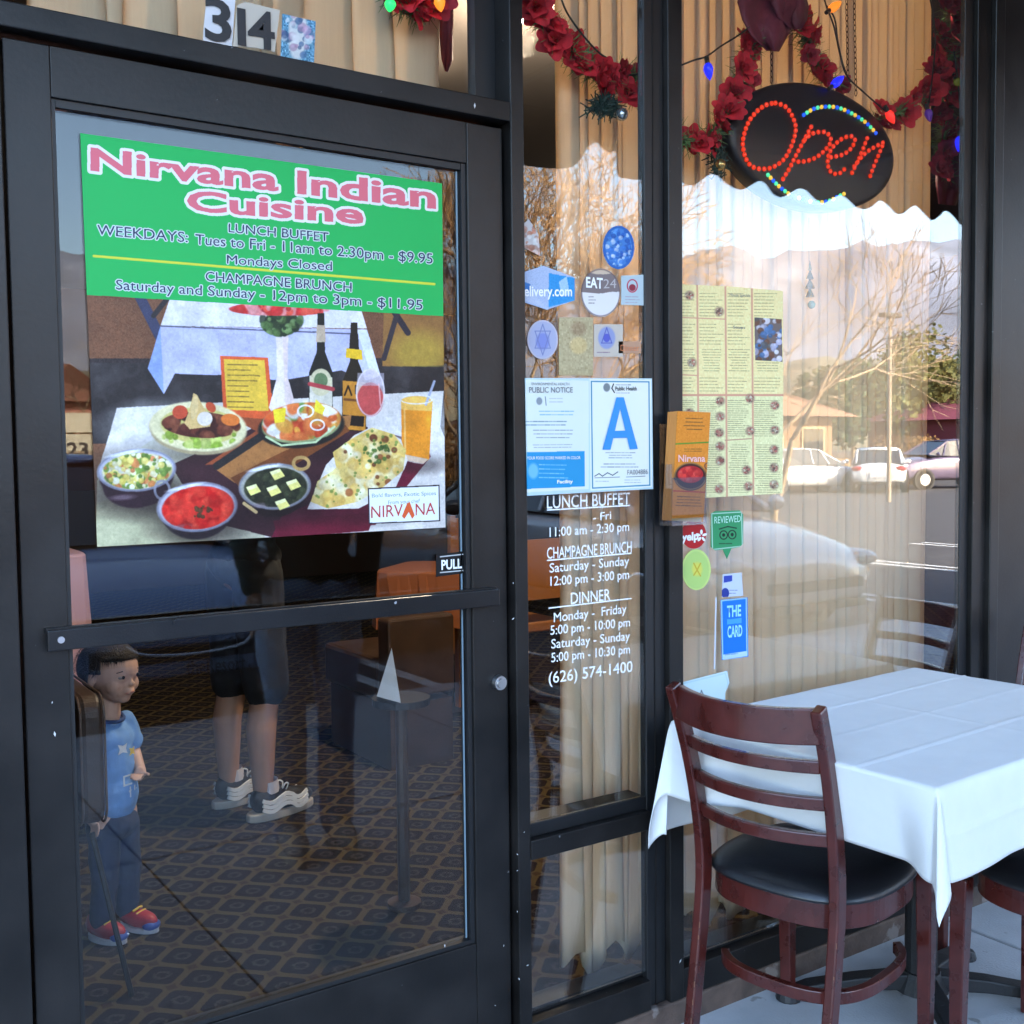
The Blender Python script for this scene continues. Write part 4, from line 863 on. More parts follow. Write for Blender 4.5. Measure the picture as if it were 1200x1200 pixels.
M_LR = led('red lamp bead', (0.4, 0.03, 0.01), (1.0, 0.05, 0.015), 0.085); M_LB = led('blue lamp bead', (0.02, 0.1, 0.7), (0.01, 0.10, 0.9), 0.11)
M_LG = led('green lamp bead', (0.1, 0.7, 0.35), (0.1, 0.9, 0.40), 0.09); M_LY = led('yellow lamp bead', (0.8, 0.55, 0.1), (1.0, 0.55, 0.04), 0.09)
O_ = [(275, 243), (320, 258), (352, 300), (370, 360), (355, 430), (320, 500), (270, 540), (215, 552), (165, 540), (135, 500), (122, 440), (128, 390), (150, 330), (190, 280), (235, 250), (275, 243)]
beads([O_, [(442, 355), (405, 425), (370, 490), (340, 550), (305, 608)], [(412, 415), (450, 385), (510, 380), (535, 415), (515, 455), (470, 495), (420, 515), (372, 518)],
       [(535, 497), (590, 485), (630, 455), (648, 415), (625, 398), (580, 415), (540, 455), (520, 505), (530, 560), (570, 575), (612, 540)],
       [(705, 408), (672, 490), (628, 582)], [(645, 540), (700, 475), (780, 428)], [(776, 445), (740, 530), (712, 605)]], 'red_beads', M_LR)
arcs = [[(408, 298), (455, 270), (510, 260), (570, 265), (630, 290), (680, 320), (720, 355), (755, 395)], [(240, 580), (290, 632), (345, 672), (400, 692), (460, 708), (520, 703), (570, 680), (612, 662)]]
beads(arcs, 'blue_beads', M_LB, r=0.0056, step=4.6, every=(3, 1)); beads(arcs, 'green_beads', M_LG, r=0.0056, step=4.6, every=(3, 2)); beads(arcs, 'yellow_beads', M_LY, r=0.0056, step=4.6, every=(3, 0))
def chain(a, b, Y, parent, name='chain', m=None):
    A, B = P(*a, Y), P(*b, Y); n = int((B-A).length/0.014); g = MB()
    for i in range(n):
        c = A.lerp(B, (i+0.5)/n); d = (B-A).normalized(); s_ = Vector((1, 0, 0)) if i % 2 else Vector((0, 1, 0))
        g.tube([c+d*0.009*math.cos(w)+s_*0.004*math.sin(w) for w in [2*PI*k/8 for k in range(9)]], 0.0012, 4, cap=False)
    return g.build(name, m or mat('rusty chain', (0.09, 0.05, 0.03), 0.5, metal=0.6), parent)
chain((1000, -60), (1003, 112), 0.11, sg); chain((991, -60), (994, 108), 0.12, sg); chain((905, -60), (904, 97), 0.12, sg)

# ------------------------------------------------------------------ rose garlands
M_ROSE = mat('red fabric rose', (0.62, 0.022, 0.035), 0.75, var=0.5, scale=30); M_ROSE2 = mat('dark red fabric rose', (0.38, 0.02, 0.035), 0.8, var=0.5, scale=30)
M_NEED = mat('green tinsel needles', (0.13, 0.22, 0.07), 0.7, var=0.5, scale=50)
def rose_mesh(seed):
    r = random.Random(seed); g = MB()
    for k in range(15):
        ring = 0 if k < 3 else (1 if k < 8 else 2); a = k*2.4+r.uniform(-0.2, 0.2); R_ = (0.006, 0.013, 0.021)[ring]; tilt = (0.15, 0.5, 1.0)[ring]; wd = (0.010, 0.015, 0.019)[ring]; ln = (0.018, 0.022, 0.024)[ring]
        d = Vector((math.cos(a), math.sin(a), 0)); s_ = Vector((-math.sin(a), math.cos(a), 0)); vs = []
        for i in range(4):
            t = i/3
            for j in range(4):
                u = (j/3-0.5)*2; w = wd*(math.sin(PI*(0.25+0.62*t)))*u
                out_ = R_*0.4+ln*t*math.sin(tilt)+0.006*t*t*(ring)-0.004*(u*u)*(1-t)
                vs.append(d*(out_-0.004*u*u)+s_*w+Vector((0, 0, ln*t*math.cos(tilt)+r.uniform(-0.0015, 0.0015)-0.003*ring)))
        g.add(vs, [(i*4+j, i*4+j+1, (i+1)*4+j+1, (i+1)*4+j) for i in range(3) for j in range(3)])
    me = bpy.data.meshes.new('rose'); me.from_pydata(g.v, [], g.f)
    for p in me.polygons: p.use_smooth = True
    return me
rose_a = [rose_mesh(s_) for s_ in (1, 2, 3)]; rose_b = [m_.copy() for m_ in rose_a]
for m_ in rose_a: m_.materials.append(M_ROSE)
for m_ in rose_b: m_.materials.append(M_ROSE2)
def garland(label, paths, Y, dens=21.0, spread=9, dark=0.25, seed=1, needle_n=44):
    r = random.Random(seed); first = P(*paths[0][0], Y)
    t = thing('rose_garland', first, label, 'garland', 'artificial rose garlands hung inside the glass'); ng = MB(); wg = MB()
    for pth in paths:
        pp = smooth_curve([(a, b, 0) for a, b in pth], 8); L = sum((pp[i+1]-pp[i]).length for i in range(len(pp)-1)); n = max(2, int(L/dens*2.1))
        wire = []
        for k in range(n):
            s_ = (k+0.5)/n*L; acc = 0
            for i in range(len(pp)-1):
                l = (pp[i+1]-pp[i]).length
                if acc+l >= s_: q = pp[i].lerp(pp[i+1], (s_-acc)/l); break
                acc += l
            c = P(q.x, q.y, Y); wire.append(c)
            cc = P(q.x+r.uniform(-spread, spread), q.y+r.uniform(-spread, spread)*0.7, Y+r.uniform(-0.01, 0.012))
            me = r.choice(rose_b if r.random() < dark else rose_a)
            o = link('rose', me, None); sc = r.uniform(0.75, 1.2)
            dirn = Vector((r.uniform(-0.8, 0.8), -1, r.uniform(-0.6, 0.8))).normalized()
            o.parent = t; o.matrix_parent_inverse = Matrix.Translation(-first)
            o.matrix_basis = Matrix.Translation(cc) @ dirn.to_track_quat('Z', 'Y').to_matrix().to_4x4() @ Matrix.Scale(sc, 4)
            for _ in range(needle_n):
                d = Vector((r.gauss(0, 1), r.gauss(0, 0.7), r.gauss(0, 1))).normalized()*r.uniform(0.022, 0.05); b0 = c+Vector((r.uniform(-.01, .01), 0.006+r.uniform(-.004, .01), r.uniform(-.01, .01)))
                p_ = d.cross(Vector((0, 1, 0))).normalized()*0.0014; ng.add([b0-p_, b0+p_, b0+d+p_*0.3, b0+d-p_*0.3], [(0, 1, 2, 3)])
        if len(wire) > 1: wg.tube(wire, 0.003, 5)
    o = ng.build('needles', M_NEED, t, fixn=False); o['kind'] = 'stuff'; wg.build('wire', M_NEED, t)
    return t
garland('red rose garland swagging down across the top of the middle pane', [[(606, -18), (625, 6), (645, 28), (668, 52), (690, 76), (712, 92), (735, 104), (752, 112)], [(722, 96), (735, 86), (752, 92)]], 0.10, seed=3, dark=0.1, spread=11)
garland('red rose garland climbing from the mullion up to the maroon bow', [[(790, 158), (812, 164), (836, 158), (850, 138), (862, 112), (872, 88), (880, 62), (886, 40)]], 0.10, seed=4, dark=0.2)
garland('red rose garland falling from the bow to behind the open sign', [[(930, 8), (938, 24), (946, 44), (955, 68), (968, 88), (985, 98)]], 0.115, seed=5, dark=0.25)
garland('red rose garland rising from the open sign to the right hand jamb', [[(1022, 140), (1046, 136), (1066, 124), (1084, 110), (1098, 96), (1112, 82)], [(1096, 84), (1110, 70), (1124, 62)], [(1106, 104), (1120, 112)]], 0.12, seed=6, dark=0.4, spread=11)
garland('dark rose garland hanging straight down beside the right hand jamb', [[(1122, -14), (1116, 10), (1112, 38), (1108, 64), (1112, 96), (1110, 128), (1108, 150), (1106, 175), (1110, 198), (1112, 210)]], 0.16, seed=7, dark=0.95, spread=9)
garland('red rose garland over the transom pane above the door', [[(458, -10), (478, 2), (498, 6), (510, -6)]], 0.12, seed=8, dark=0.1, dens=14)
# dark green sprig with a silver bauble
sp_ = thing('pine_sprig', P(712, 128, 0.09), 'dark green pine sprig with a silver bauble under the middle garland', 'ornament')
g = MB(); r = random.Random(5)
for k in range(260):
    c = P(700+r.gauss(8, 9), 124+r.gauss(0, 5), 0.09+r.uniform(-.01, .02)); d = Vector((r.gauss(0, 1), r.gauss(0, .6), r.gauss(0, 1))).normalized()*0.022; p2 = d.cross(Vector((0, 1, 0))).normalized()*0.0016
    g.add([c-p2, c+p2, c+d+p2, c+d-p2], [(0, 1, 2, 3)])
o = g.build('needles', mat('dark green needles', (0.012, 0.045, 0.035), 0.6), sp_, fixn=False); o['kind'] = 'stuff'
g = MB(); g.ell(P(729, 134, 0.08), (0.014, 0.014, 0.015), 16, 10); g.build('bauble', mat('silver bauble', (0.55, 0.6, 0.62), 0.15, metal=0.8), sp_, smooth=True)
bb = thing('gold_bauble_sprig', P(845, 192, 0.10), 'small dark sprig with a gold bauble at the lower left of the open sign', 'ornament')
g = MB()
for k in range(160):
    c = P(838+r.gauss(4, 6), 190+r.gauss(0, 8), 0.10+r.uniform(-.01, .02)); d = Vector((r.gauss(0, 1), r.gauss(0, .6), r.gauss(0, 1))).normalized()*0.02; p2 = d.cross(Vector((0, 1, 0))).normalized()*0.0016
    g.add([c-p2, c+p2, c+d+p2, c+d-p2], [(0, 1, 2, 3)])
o = g.build('needles', MATS['dark green needles'], bb, fixn=False); o['kind'] = 'stuff'
g = MB(); g.ell(P(844, 193, 0.09), (0.014, 0.014, 0.014), 16, 10); g.build('bauble', mat('gold bauble', (0.6, 0.42, 0.16), 0.2, metal=0.8), bb, smooth=True)
# maroon bow
bow = thing('ribbon_bow', P(905, 20, 0.09), 'large maroon ribbon bow at the top of the wide pane above the open sign', 'bow')
M_BOW = mat('maroon ribbon', (0.17, 0.022, 0.04), 0.55, var=0.3, scale=12, bump=0.5, bscale=120)
def cloth_strip(pts, widths, Y, name, parent, m, fold=0.012):
    g = MB(); vs = []; nn = 9
    for k, ((a, b), w) in enumerate(zip(pts, widths)):
        for j in range(nn):
            u = j/(nn-1)-0.5; p = P(a+w*u, b+w*0.1*u, Y+fold*math.sin(u*9+k*0.8)*0.8-0.01*math.cos(u*PI)); vs.append(p)
    g.add(vs, [(i*nn+j, i*nn+j+1, (i+1)*nn+j+1, (i+1)*nn+j) for i in range(len(pts)-1) for j in range(nn-1)])
    o = g.build(name, m, parent, smooth=True); md = o.modifiers.new('s', 'SOLIDIFY'); md.thickness = 0.002; return o
cloth_strip([(906, -40), (905, -16), (903, 6), (900, 26), (901, 44), (906, 60)], [26, 66, 78, 60, 40, 14], 0.085, 'ribbon_tail', bow, M_BOW, fold=0.02)
cloth_strip([(918, -40), (922, -16), (925, 6), (928, 22), (932, 34)], [20, 40, 44, 34, 12], 0.078, 'ribbon_tail', bow, M_BOW, fold=0.016)
cloth_strip([(868, -46), (884, -26), (910, -18)], [20, 44, 16], 0.08, 'ribbon_loop', bow, M_BOW); cloth_strip([(948, -40), (934, -22), (914, -16)], [24, 44, 16], 0.08, 'ribbon_loop', bow, M_BOW)
bow2 = thing('ribbon_tail', P(525, 40, 0.2), 'narrow dark red ribbon tail hanging behind the transom pane', 'ribbon'); cloth_strip([(526, -30), (523, 10), (523, 45), (524, 70), (523, 84)], [16, 15, 14, 12, 3], 0.25, 'ribbon', bow2, mat('dark red ribbon', (0.16, 0.02, 0.03), 0.7), fold=0.008)
bow3 = thing('ribbon_tail', P(1118, 180, 0.2), 'dark maroon ribbon bunch hanging at the lower end of the jamb garland', 'ribbon'); cloth_strip([(1116, 176), (1113, 196), (1112, 220), (1110, 240)], [22, 34, 30, 20], 0.19, 'ribbon', bow3, M_BOW)

# ------------------------------------------------------------------ coloured bulbs on their wires
def bulb_mat(name, c, es): return mat(name, tuple(x*0.7+0.02 for x in c), 0.2, emit=c, es=es*0.42)
def light_string(label, wires, bulbs, Y):
    t = thing('light_string', P(*wires[0][0], Y), label, 'light string', 'strings of coloured christmas bulbs'); M_WIRE = mat('dark green wire', (0.015, 0.02, 0.015), 0.5)
    for w in wires:
        g = MB(); g.tube([P(q.x, q.y, Y+0.002*math.sin(i*1.3)) for i, q in enumerate(smooth_curve([(a, b, 0) for a, b in w], 5))], 0.0022, 6); g.build('wire', M_WIRE, t)
    for (a, b), (c, d), col, es, nm in bulbs:
        A, B = P(a, b, Y-0.004), P(c, d, Y-0.004); D = (B-A); L = D.length; D.normalize()
        g = MB(); g.tube([A-D*0.016, A], [0.0055, 0.006], 8); g.build('bulb_socket', M_WIRE, t)
        g = MB(); g.tube([A+D*L*k for k in (0, .12, .35, .6, .82, 1.0)], [0.005, 0.0095, 0.012, 0.0098, 0.006, 0.001], 10); g.build('bulb', bulb_mat(nm, col, es), t, smooth=True)
blue, red, orange, green = (0.01, 0.02, 1.0), (1.0, 0.03, 0.02), (1.0, 0.25, 0.02), (0.02, 0.8, 0.15)
light_string('dark wire with a single blue bulb sagging from the mullion to the bow', [[(797, 77), (812, 71), (828, 66), (845, 54), (866, 41), (880, 30)]], [((829, 74), (832, 94), blue, 0.35, 'blue bulb')], 0.075)
light_string('dark wire loop over the sign with orange, blue and red bulbs', [[(962, -20), (968, 6), (977, 30), (984, 62), (992, 88), (1012, 108), (1035, 128), (1042, 134)], [(968, 6), (978, 22), (982, 50), (988, 76), (996, 96)]],
             [((972, 12), (986, 2), orange, 0.35, 'orange bulb'), ((975, 101), (989, 89), blue, 0.35, 'blue bulb'), ((1040, 130), (1048, 145), red, 0.35, 'red bulb')], 0.07)
light_string('wire down the right hand jamb with yellow, violet, blue and red bulbs', [[(1086, -20), (1094, 20), (1096, 50), (1094, 78)], [(1118, 60), (1124, 110), (1126, 160), (1131, 185), (1130, 215), (1132, 234)], [(1094, 78), (1090, 110), (1087, 128)]],
             [((1120, 92), (1124, 101), (0.25, 0.28, 0.02), 0.05, 'yellow bulb'), ((1087, 128), (1090, 143), (0.12, 0.03, 0.35), 0.08, 'violet bulb'), ((1124, 160), (1123, 178), blue, 0.5, 'blue bulb'), ((1131, 235), (1134, 248), red, 0.2, 'dim red bulb')], 0.10)
light_string('wire of bulbs over the door transom with one green and one orange bulb', [[(440, -16), (458, -6), (478, -12), (500, -8), (516, -14)]], [((458, 0), (456, 14), green, 0.4, 'green bulb'), ((514, -4), (517, 14), orange, 0.35, 'orange bulb')], 0.085)
light_string('dark wire running down beside the middle garland', [[(655, -10), (664, 14), (682, 40), (700, 60), (711, 68)], [(738, 88), (752, 87)]], [], 0.09)
hang = thing('hanging_ornament', P(948, 320, 0.10), 'tiny green tree ornament with a glass ball hanging behind the wide pane', 'ornament')
g = MB()
for k, (yy, w) in enumerate(((306, 3), (316, 6), (327, 8), (337, 7))):
    c = P(949, yy, 0.10); c2 = P(949, yy+11, 0.10); g.tube([c, c2], [0.001, w*0.0017], 7)
g.build('tree', mat('green foil', (0.03, 0.12, 0.07), 0.4, metal=0.3), hang); g = MB(); g.ell(P(951, 357, 0.10), (0.010, 0.010, 0.011), 12, 8); g.build('ball', mat('green glass ball', (0.10, 0.30, 0.22), 0.15), hang, smooth=True)
g = MB(); g.tube([P(948, 255, 0.10), P(948, 306, 0.10)], 0.0008, 4); g.build('thread', M_IRON, hang)

# ------------------------------------------------------------------ table, cloth, chairs outside
TA, TB, TC = Vector((1.622, -0.085, 0)), Vector((2.545, -0.035, 0)), Vector((1.682, -0.728, 0))
TH = 0.741
ux = (TB-TA).normalized(); lx = (TB-TA).length; uy = (TC-TA); uy = (uy-ux*uy.dot(ux)); ly = uy.length; uy.normalize()
TA = TC - uy*ly + ux*0.0
def tp(u, v, z): p = TA+ux*u+uy*v; return (p.x, p.y, z)
tb = thing('pavement_table', tuple(TA+ux*lx/2+uy*ly/2), 'square pedestal table on the pavement hidden under a white cloth', 'table')
g = MB(); g.prismz([tp(0.01, 0.01, 0)[:2], tp(lx-0.01, 0.01, 0)[:2], tp(lx-0.01, ly-0.01, 0)[:2], tp(0.01, ly-0.01, 0)[:2]], TH-0.035, TH-0.004); g.build('tabletop', M_WOOD, tb, bevel=0.004)
cx_, cy_ = 2.28, -0.27
g = MB(); g.tube([(cx_, cy_, 0.05), (cx_, cy_, 0.70)], 0.038, 16); g.tube([(cx_, cy_, 0.70), (cx_, cy_, TH-0.036)], [0.05, 0.10], 16); g.build('column', M_IRON, tb, smooth=False)
for tip in ((2.02, -0.085), (2.52, -0.47), (2.56, -0.20), (2.12, -0.50)):
    g = MB(); d = Vector((tip[0]-cx_, tip[1]-cy_, 0))
    g.sweep([(cx_, cy_, 0.055), (cx_+d.x*0.5, cy_+d.y*0.5, 0.045), (cx_+d.x*0.85, cy_+d.y*0.85, 0.03), (cx_+d.x, cy_+d.y, 0.012)], [0.05, 0.045, 0.045, 0.05], [0.04, 0.032, 0.026, 0.02], Vector((-d.y, d.x, 0))); g.tube([(tip[0], tip[1], 0.0), (tip[0], tip[1], 0.022)], [0.032, 0.026], 14); g.build('foot', M_IRON, tb, bevel=0.004)
g = MB(); g.tube([(cx_, cy_, 0.03), (cx_, cy_, 0.075)], [0.065, 0.045], 16); g.build('hub', M_IRON, tb)
# cloth
HL, HR, HB, HF = 0.17, 0.20, 0.27, 0.165
N = 170; vs = []; z0c = TH+0.002
us = [-HL+(lx+HL+HR)*i/N for i in range(N+1)]; vs_ = [-HB+(ly+HB+HF)*i/N for i in range(N+1)]
for v in vs_:
    for u in us:
        du = -min(u, 0)+max(u-lx, 0); dv = -min(v, 0)+max(v-ly, 0); su = -1 if u < 0 else 1; sv = -1 if v < 0 else 1
        cu, cv = min(max(u, 0), lx), min(max(v, 0), ly)
        z = z0c; pu, pv_ = cu, cv
        if du == 0 and dv == 0:
            z = z0c+0.0008*math.sin(u*9)*math.sin(v*8)+0.0012*noise.noise((u*7, v*7, 3))
            for f_ in (0.20, 0.46, 0.70): z += 0.0023*math.exp(-((v-f_*ly-0.02)/0.004)**2)*(1 if f_ != 0.46 else 0.6)
            z += 0.0020*math.exp(-((u-0.52*lx)/0.004)**2)
        elif dv == 0 or du == 0:
            r_ = du+dv; e = v if dv == 0 else u
            fl = 0.10*r_+0.010*math.sin(e*17+0.5)*(r_/0.23)+0.006*(1-math.exp(-r_/0.01))
            z = z0c-r_*0.985
            fl += 0.004*noise.noise((e*9, r_*6, 5))*(r_/0.1)+0.004*math.exp(-((e-0.5*(ly if dv == 0 else lx))/0.005)**2)+0.003*math.exp(-((r_-0.085)/0.004)**2)
            if dv == 0 and su < 0: w_ = min(1, max(0, (e-0.06)/0.12))*min(1, max(0, (ly-e)/0.10)); w_ = w_*w_*(3-2*w_); pu = cu+r_*(0.30*w_-0.06*(1-w_))-0.004
            elif dv == 0: pu = cu+su*fl
            else: pv_ = cv+sv*fl
        else:
            r_ = math.hypot(du, dv); th = math.atan2(dv, du); s2 = math.sin(2*th)
            rad = r_*(0.06+(0.12 if (su < 0 and sv < 0) else 0.22)*s2**2.0)+0.006*(1-math.exp(-r_/0.01)); wob = 0.25*math.sin(th*6)*s2
            pu = cu+su*rad*math.cos(th+wob*0.6); pv_ = cv+sv*rad*math.sin(th+wob*0.6); z = z0c-r_*(0.985-0.06*s2)
        if z < z0c-0.001: z -= 0
        vs.append(tp(pu, pv_, z))
g = MB(); n1 = N+1; g.add(vs, [(j*n1+i, j*n1+i+1, (j+1)*n1+i+1, (j+1)*n1+i) for j in range(N) for i in range(N)])
cl = g.build('tablecloth', M_CLOTH, smooth=True); md = cl.modifiers.new('s', 'SOLIDIFY'); md.thickness = 0.0016
tag(cl, 'white creased tablecloth draped over the pavement table', 'tablecloth')

def make_chair(label):
    t = thing('dining_chair', (0, 0, 0), label, 'chair', 'mahogany ladder back chairs with black seats')
    w = 0.156
    for s_ in (1, -1):
        pts = smooth_curve([(-0.262, s_*(w-0.002), 0.0), (-0.225, s_*w, 0.2), (-0.195, s_*w, 0.42), (-0.205, s_*(w+0.002), 0.56), (-0.240, s_*(w+0.006), 0.71), (-0.292, s_*(w+0.010), 0.853)], 4)
        g = MB(); g.sweep(pts, 0.022, [0.036-0.010*abs(i/len(pts)-0.45) for i in range(len(pts))], (0, 1, 0)); g.build('back_post', M_WOOD, t, bevel=0.004)
    for s_ in (1, -1):
        g = MB(); rr_ = random.Random(5+s_)
        for k_ in range(7):
            z_ = rr_.uniform(0.02, 0.40); x_ = -0.262+0.067*(z_/0.42)-0.0165; g.box(x_-0.0006, x_+0.0012, s_*w-0.0119, s_*w-0.0107, z_, z_+rr_.uniform(0.004, 0.014))
        o = g.build('worn_edge', M_WEAR, t); o['kind'] = 'stuff'
    for s_ in (1, -1):
        g = MB(); g.sweep([(0.185, s_*0.170, 0.0), (0.183, s_*0.172, 0.22), (0.178, s_*0.172, 0.42)], [0.026, 0.032, 0.036], [0.026, 0.032, 0.036], (0, 1, 0)); g.build('front_leg', M_WOOD, t, bevel=0.003)
    def arc(z, xc, bow_, zb, h, th, name, half=w-0.008, sag=0.0):
        g = MB(); pts = []
        for k in range(33):
            u = k/32*2-1; pts.append((xc-bow_*(1-u*u), u*half, z+sag*(1-u*u)))
        g.sweep(pts, th, h, (1, 0, 0)); return g.build(name, M_WOOD, t, bevel=0.003, smooth=False)
    arc(0.816, -0.277, 0.050, 0, 0.070, 0.018, 'crest_rail', half=w+0.004, sag=-0.004)
    for z_, x_ in ((0.730, -0.250), (0.652, -0.226), (0.576, -0.208)): arc(z_, x_, 0.042, 0, 0.026, 0.016, 'back_slat')
    # rounded seat apron and hoop stretcher
    def hoop(z, h, th, name, gx, gy, m, fr=0.17, cap_=0.0):
        g = MB(); pts = []
        for k in range(73):
            a = 2*PI*k/72
            ex = 2.8
            c_, s2 = math.cos(a), math.sin(a)
            rr = (abs(c_)**ex+abs(s2)**ex)**(-1/ex)
            pts.append((gx*c_*rr-0.005, gy*s2*rr, z))
        g.sweep(pts, th, h, (0, 0, 1)) if False else None
        vs = []
        for k in range(72):
            p = Vector(pts[k]); q = (Vector(pts[(k+1) % 72])-Vector(pts[k-1])).normalized(); nrm = Vector((q.y, -q.x, 0))
            for so_, sh_ in ((0, -1), (0, 1), (-1, 1), (-1, -1)): vs.append(p+nrm*th*so_+Vector((0, 0, sh_*h/2)))
        ks = list(range(26, 64)) if name == 'hoop_stretcher' else list(range(72))
        fs = [(k*4+j, k*4+(j+1) % 4, ((k+1) % 72)*4+(j+1) % 4, ((k+1) % 72)*4+j) for k in ks for j in range(4)]
        if len(ks) < 72: fs += [tuple(ks[0]*4+j for j in range(4)), tuple((ks[-1]+1)*4+j for j in (3, 2, 1, 0))]
        g.add(vs, fs)
        if len(ks) < 72:
            used = sorted({i for f in fs for i in f}); mp_ = {i: n_ for n_, i in enumerate(used)}; g.v = [g.v[i] for i in used]; g.f = [tuple(mp_[i] for i in f) for f in g.f]
        return g.build(name, m, t, bevel=0.002)
    hoop(0.408, 0.052, 0.02, 'seat_apron', 0.196, 0.190, M_WOOD)
    hoop(0.235, 0.026, 0.018, 'hoop_stretcher', 0.190, 0.176, M_WOOD)
    g = MB(); vs = []; rings = [(0.0, 0.474), (0.3, 0.474), (0.6, 0.472), (0.82, 0.466), (0.95, 0.455), (1.02, 0.442), (1.02, 0.436)]
    for (sc, z_) in rings:
        for k in range(48):
            a = 2*PI*k/48; c_, s2 = math.cos(a), math.sin(a); rr = (abs(c_)**2.8+abs(s2)**2.8)**(-1/2.8); vs.append((0.200*c_*rr*sc-0.005, 0.196*s2*rr*sc, z_))
    g.add(vs, [(i*48+j, i*48+(j+1) % 48, (i+1)*48+(j+1) % 48, (i+1)*48+j) for i in range(len(rings)-1) for j in range(48)]+[tuple((len(rings)-1)*48+j for j in range(48))])
    g.build('seat_cushion', M_VINYL, t, smooth=True)
    for s_ in (1, -1):
        g = MB(); g.tube([(-0.205, s_*w, 0.448), (-0.215, s_*w, 0.449)], 0.008, 8); g.build('screw_cap', M_WOOD, t)
    return t
ch = make_chair('mahogany ladder back chair drawn up to the left side of the white table')
ch2 = copy_tree(ch); ch3 = copy_tree(ch)
ch.location = (1.868, -0.295, 0); ch.rotation_euler = (0, 0, math.radians(12))
ch2.location = (2.285, -0.66, 0); ch2.rotation_euler = (0, 0, math.radians(97)); ch2['label'] = 'mahogany chair tucked under the near side of the table, mostly outside the frame'
ch3.location = (2.735, -0.30, 0); ch3.rotation_euler = (0, 0, math.radians(186)); ch3['label'] = 'mahogany chair beyond the table by the dark panel, only its top corner showing'

# ------------------------------------------------------------------ ceiling lamps of the dining room: one visible, two added for brightness
M_LAMP = mat('lit lamp glass', (0.9, 0.8, 0.6), 0.4, emit=(1.0, 0.72, 0.38), es=1.6)
def downlight(x, y, label, z=2.945, energy=1.2):
    t = thing('ceiling_lamp', (x, y, z), label, 'ceiling lamp', 'round ceiling lamps of the dining room')
    g = MB(); g.tube([(x, y, z), (x, y, z-0.03)], [0.075, 0.065], 20); g.build('lamp_ring', M_STEEL, t)
    g = MB(); g.ell((x, y, z-0.03), (0.058, 0.058, 0.03), 18, 9); g.build('lamp_bowl', M_LAMP, t, smooth=True)
    l = bpy.data.lights.new('lamp_light', 'POINT'); l.energy = energy; l.color = (1.0, 0.82, 0.60); l.shadow_soft_size = 0.06
    lo = bpy.data.objects.new('lamp_light', l); COL.objects.link(lo); lo.parent = t; lo.location = (0, 0, -0.12)
q = G(486, 82, 2.90)
downlight(q.x, q.y, 'lit ceiling lamp seen through the transom beside the red ribbon')
for x, y, lb, en in ((2.35, 1.45, 'added ceiling lamp brightening the wide curtain from behind', 18.0), (4.6, 4.0, 'added ceiling lamp over the far tables', 0.8)): downlight(x, y, lb, energy=en)  # unseen lamps, added to brighten the curtains and the room

# ------------------------------------------------------------------ dining room furniture
M_LEATH = mat('brown leather upholstery', (0.055, 0.030, 0.018), 0.45, var=0.25, scale=9, bump=0.2, bscale=200)
M_ORNG = mat('orange napkin cloth', (0.30, 0.09, 0.025), 0.9); M_PKCL = mat('pink tablecloth', (0.60, 0.38, 0.44), 0.9)
def rounded(x0, x1, z0, z1, r, n=6, corners=(1, 1, 1, 1)):
    out_ = []
    for (cx, cz, a0, on) in ((x1-r, z1-r, 0, corners[0]), (x0+r, z1-r, 90, corners[1]), (x0+r, z0+r, 180, corners[2]), (x1-r, z0+r, 270, corners[3])):
        if on: out_ += [(cx+r*math.cos(math.radians(a0+90*k/n)), cz+r*math.sin(math.radians(a0+90*k/n))) for k in range(n+1)]
        else: out_.append((cx+(r if a0 in (0, 270) else -r), cz+(r if a0 in (0, 90) else -r)))
    return out_
# padded chair in front of the child
a = P(123, 965, 0.95); b = P(118, 819, 0.95); xr = P(123, 890, 0.93).x
pc = thing('padded_chair', (xr-0.2, 1.1, 0), 'brown padded chair just inside the door in front of the small child', 'chair')
g = MB(); R_ = rounded(0.93, 1.30, a.z, b.z+0.01, 0.05); n_ = len(R_); g.add([(xr-0.055, y, z) for y, z in R_]+[(xr, y, z) for y, z in R_], [tuple(range(n_)), tuple(range(2*n_-1, n_-1, -1))]+[(i, i+n_, (i+1) % n_+n_, (i+1) % n_) for i in range(n_)]); g.build('backrest', M_LEATH, pc, bevel=0.012)
g = MB(); g.tube([(xr+0.001, y, z) for y, z in R_+R_[:1]], 0.0035, 6); g.tube([(xr-0.056, y, z) for y, z in R_+R_[:1]], 0.0035, 6); g.build('piping', mat('light brown piping', (0.10, 0.06, 0.04), 0.4), pc)
g = MB(); g.box(xr-0.42, xr-0.06, 0.94, 1.29, a.z-0.02, a.z+0.05); g.build('seat', M_LEATH, pc, bevel=0.012)
for (x, y, fx, fy) in ((xr-0.03, 0.96, 0.06, -0.10), (xr-0.38, 0.96, -0.03, -0.03), (xr-0.03, 1.26, 0.03, 0.05), (xr-0.38, 1.26, -0.03, 0.05)):
    g = MB(); g.tube([(x, y, a.z-0.02), (x+fx, y+fy, 0.0)], 0.007, 8); g.build('leg', M_IRON, pc)
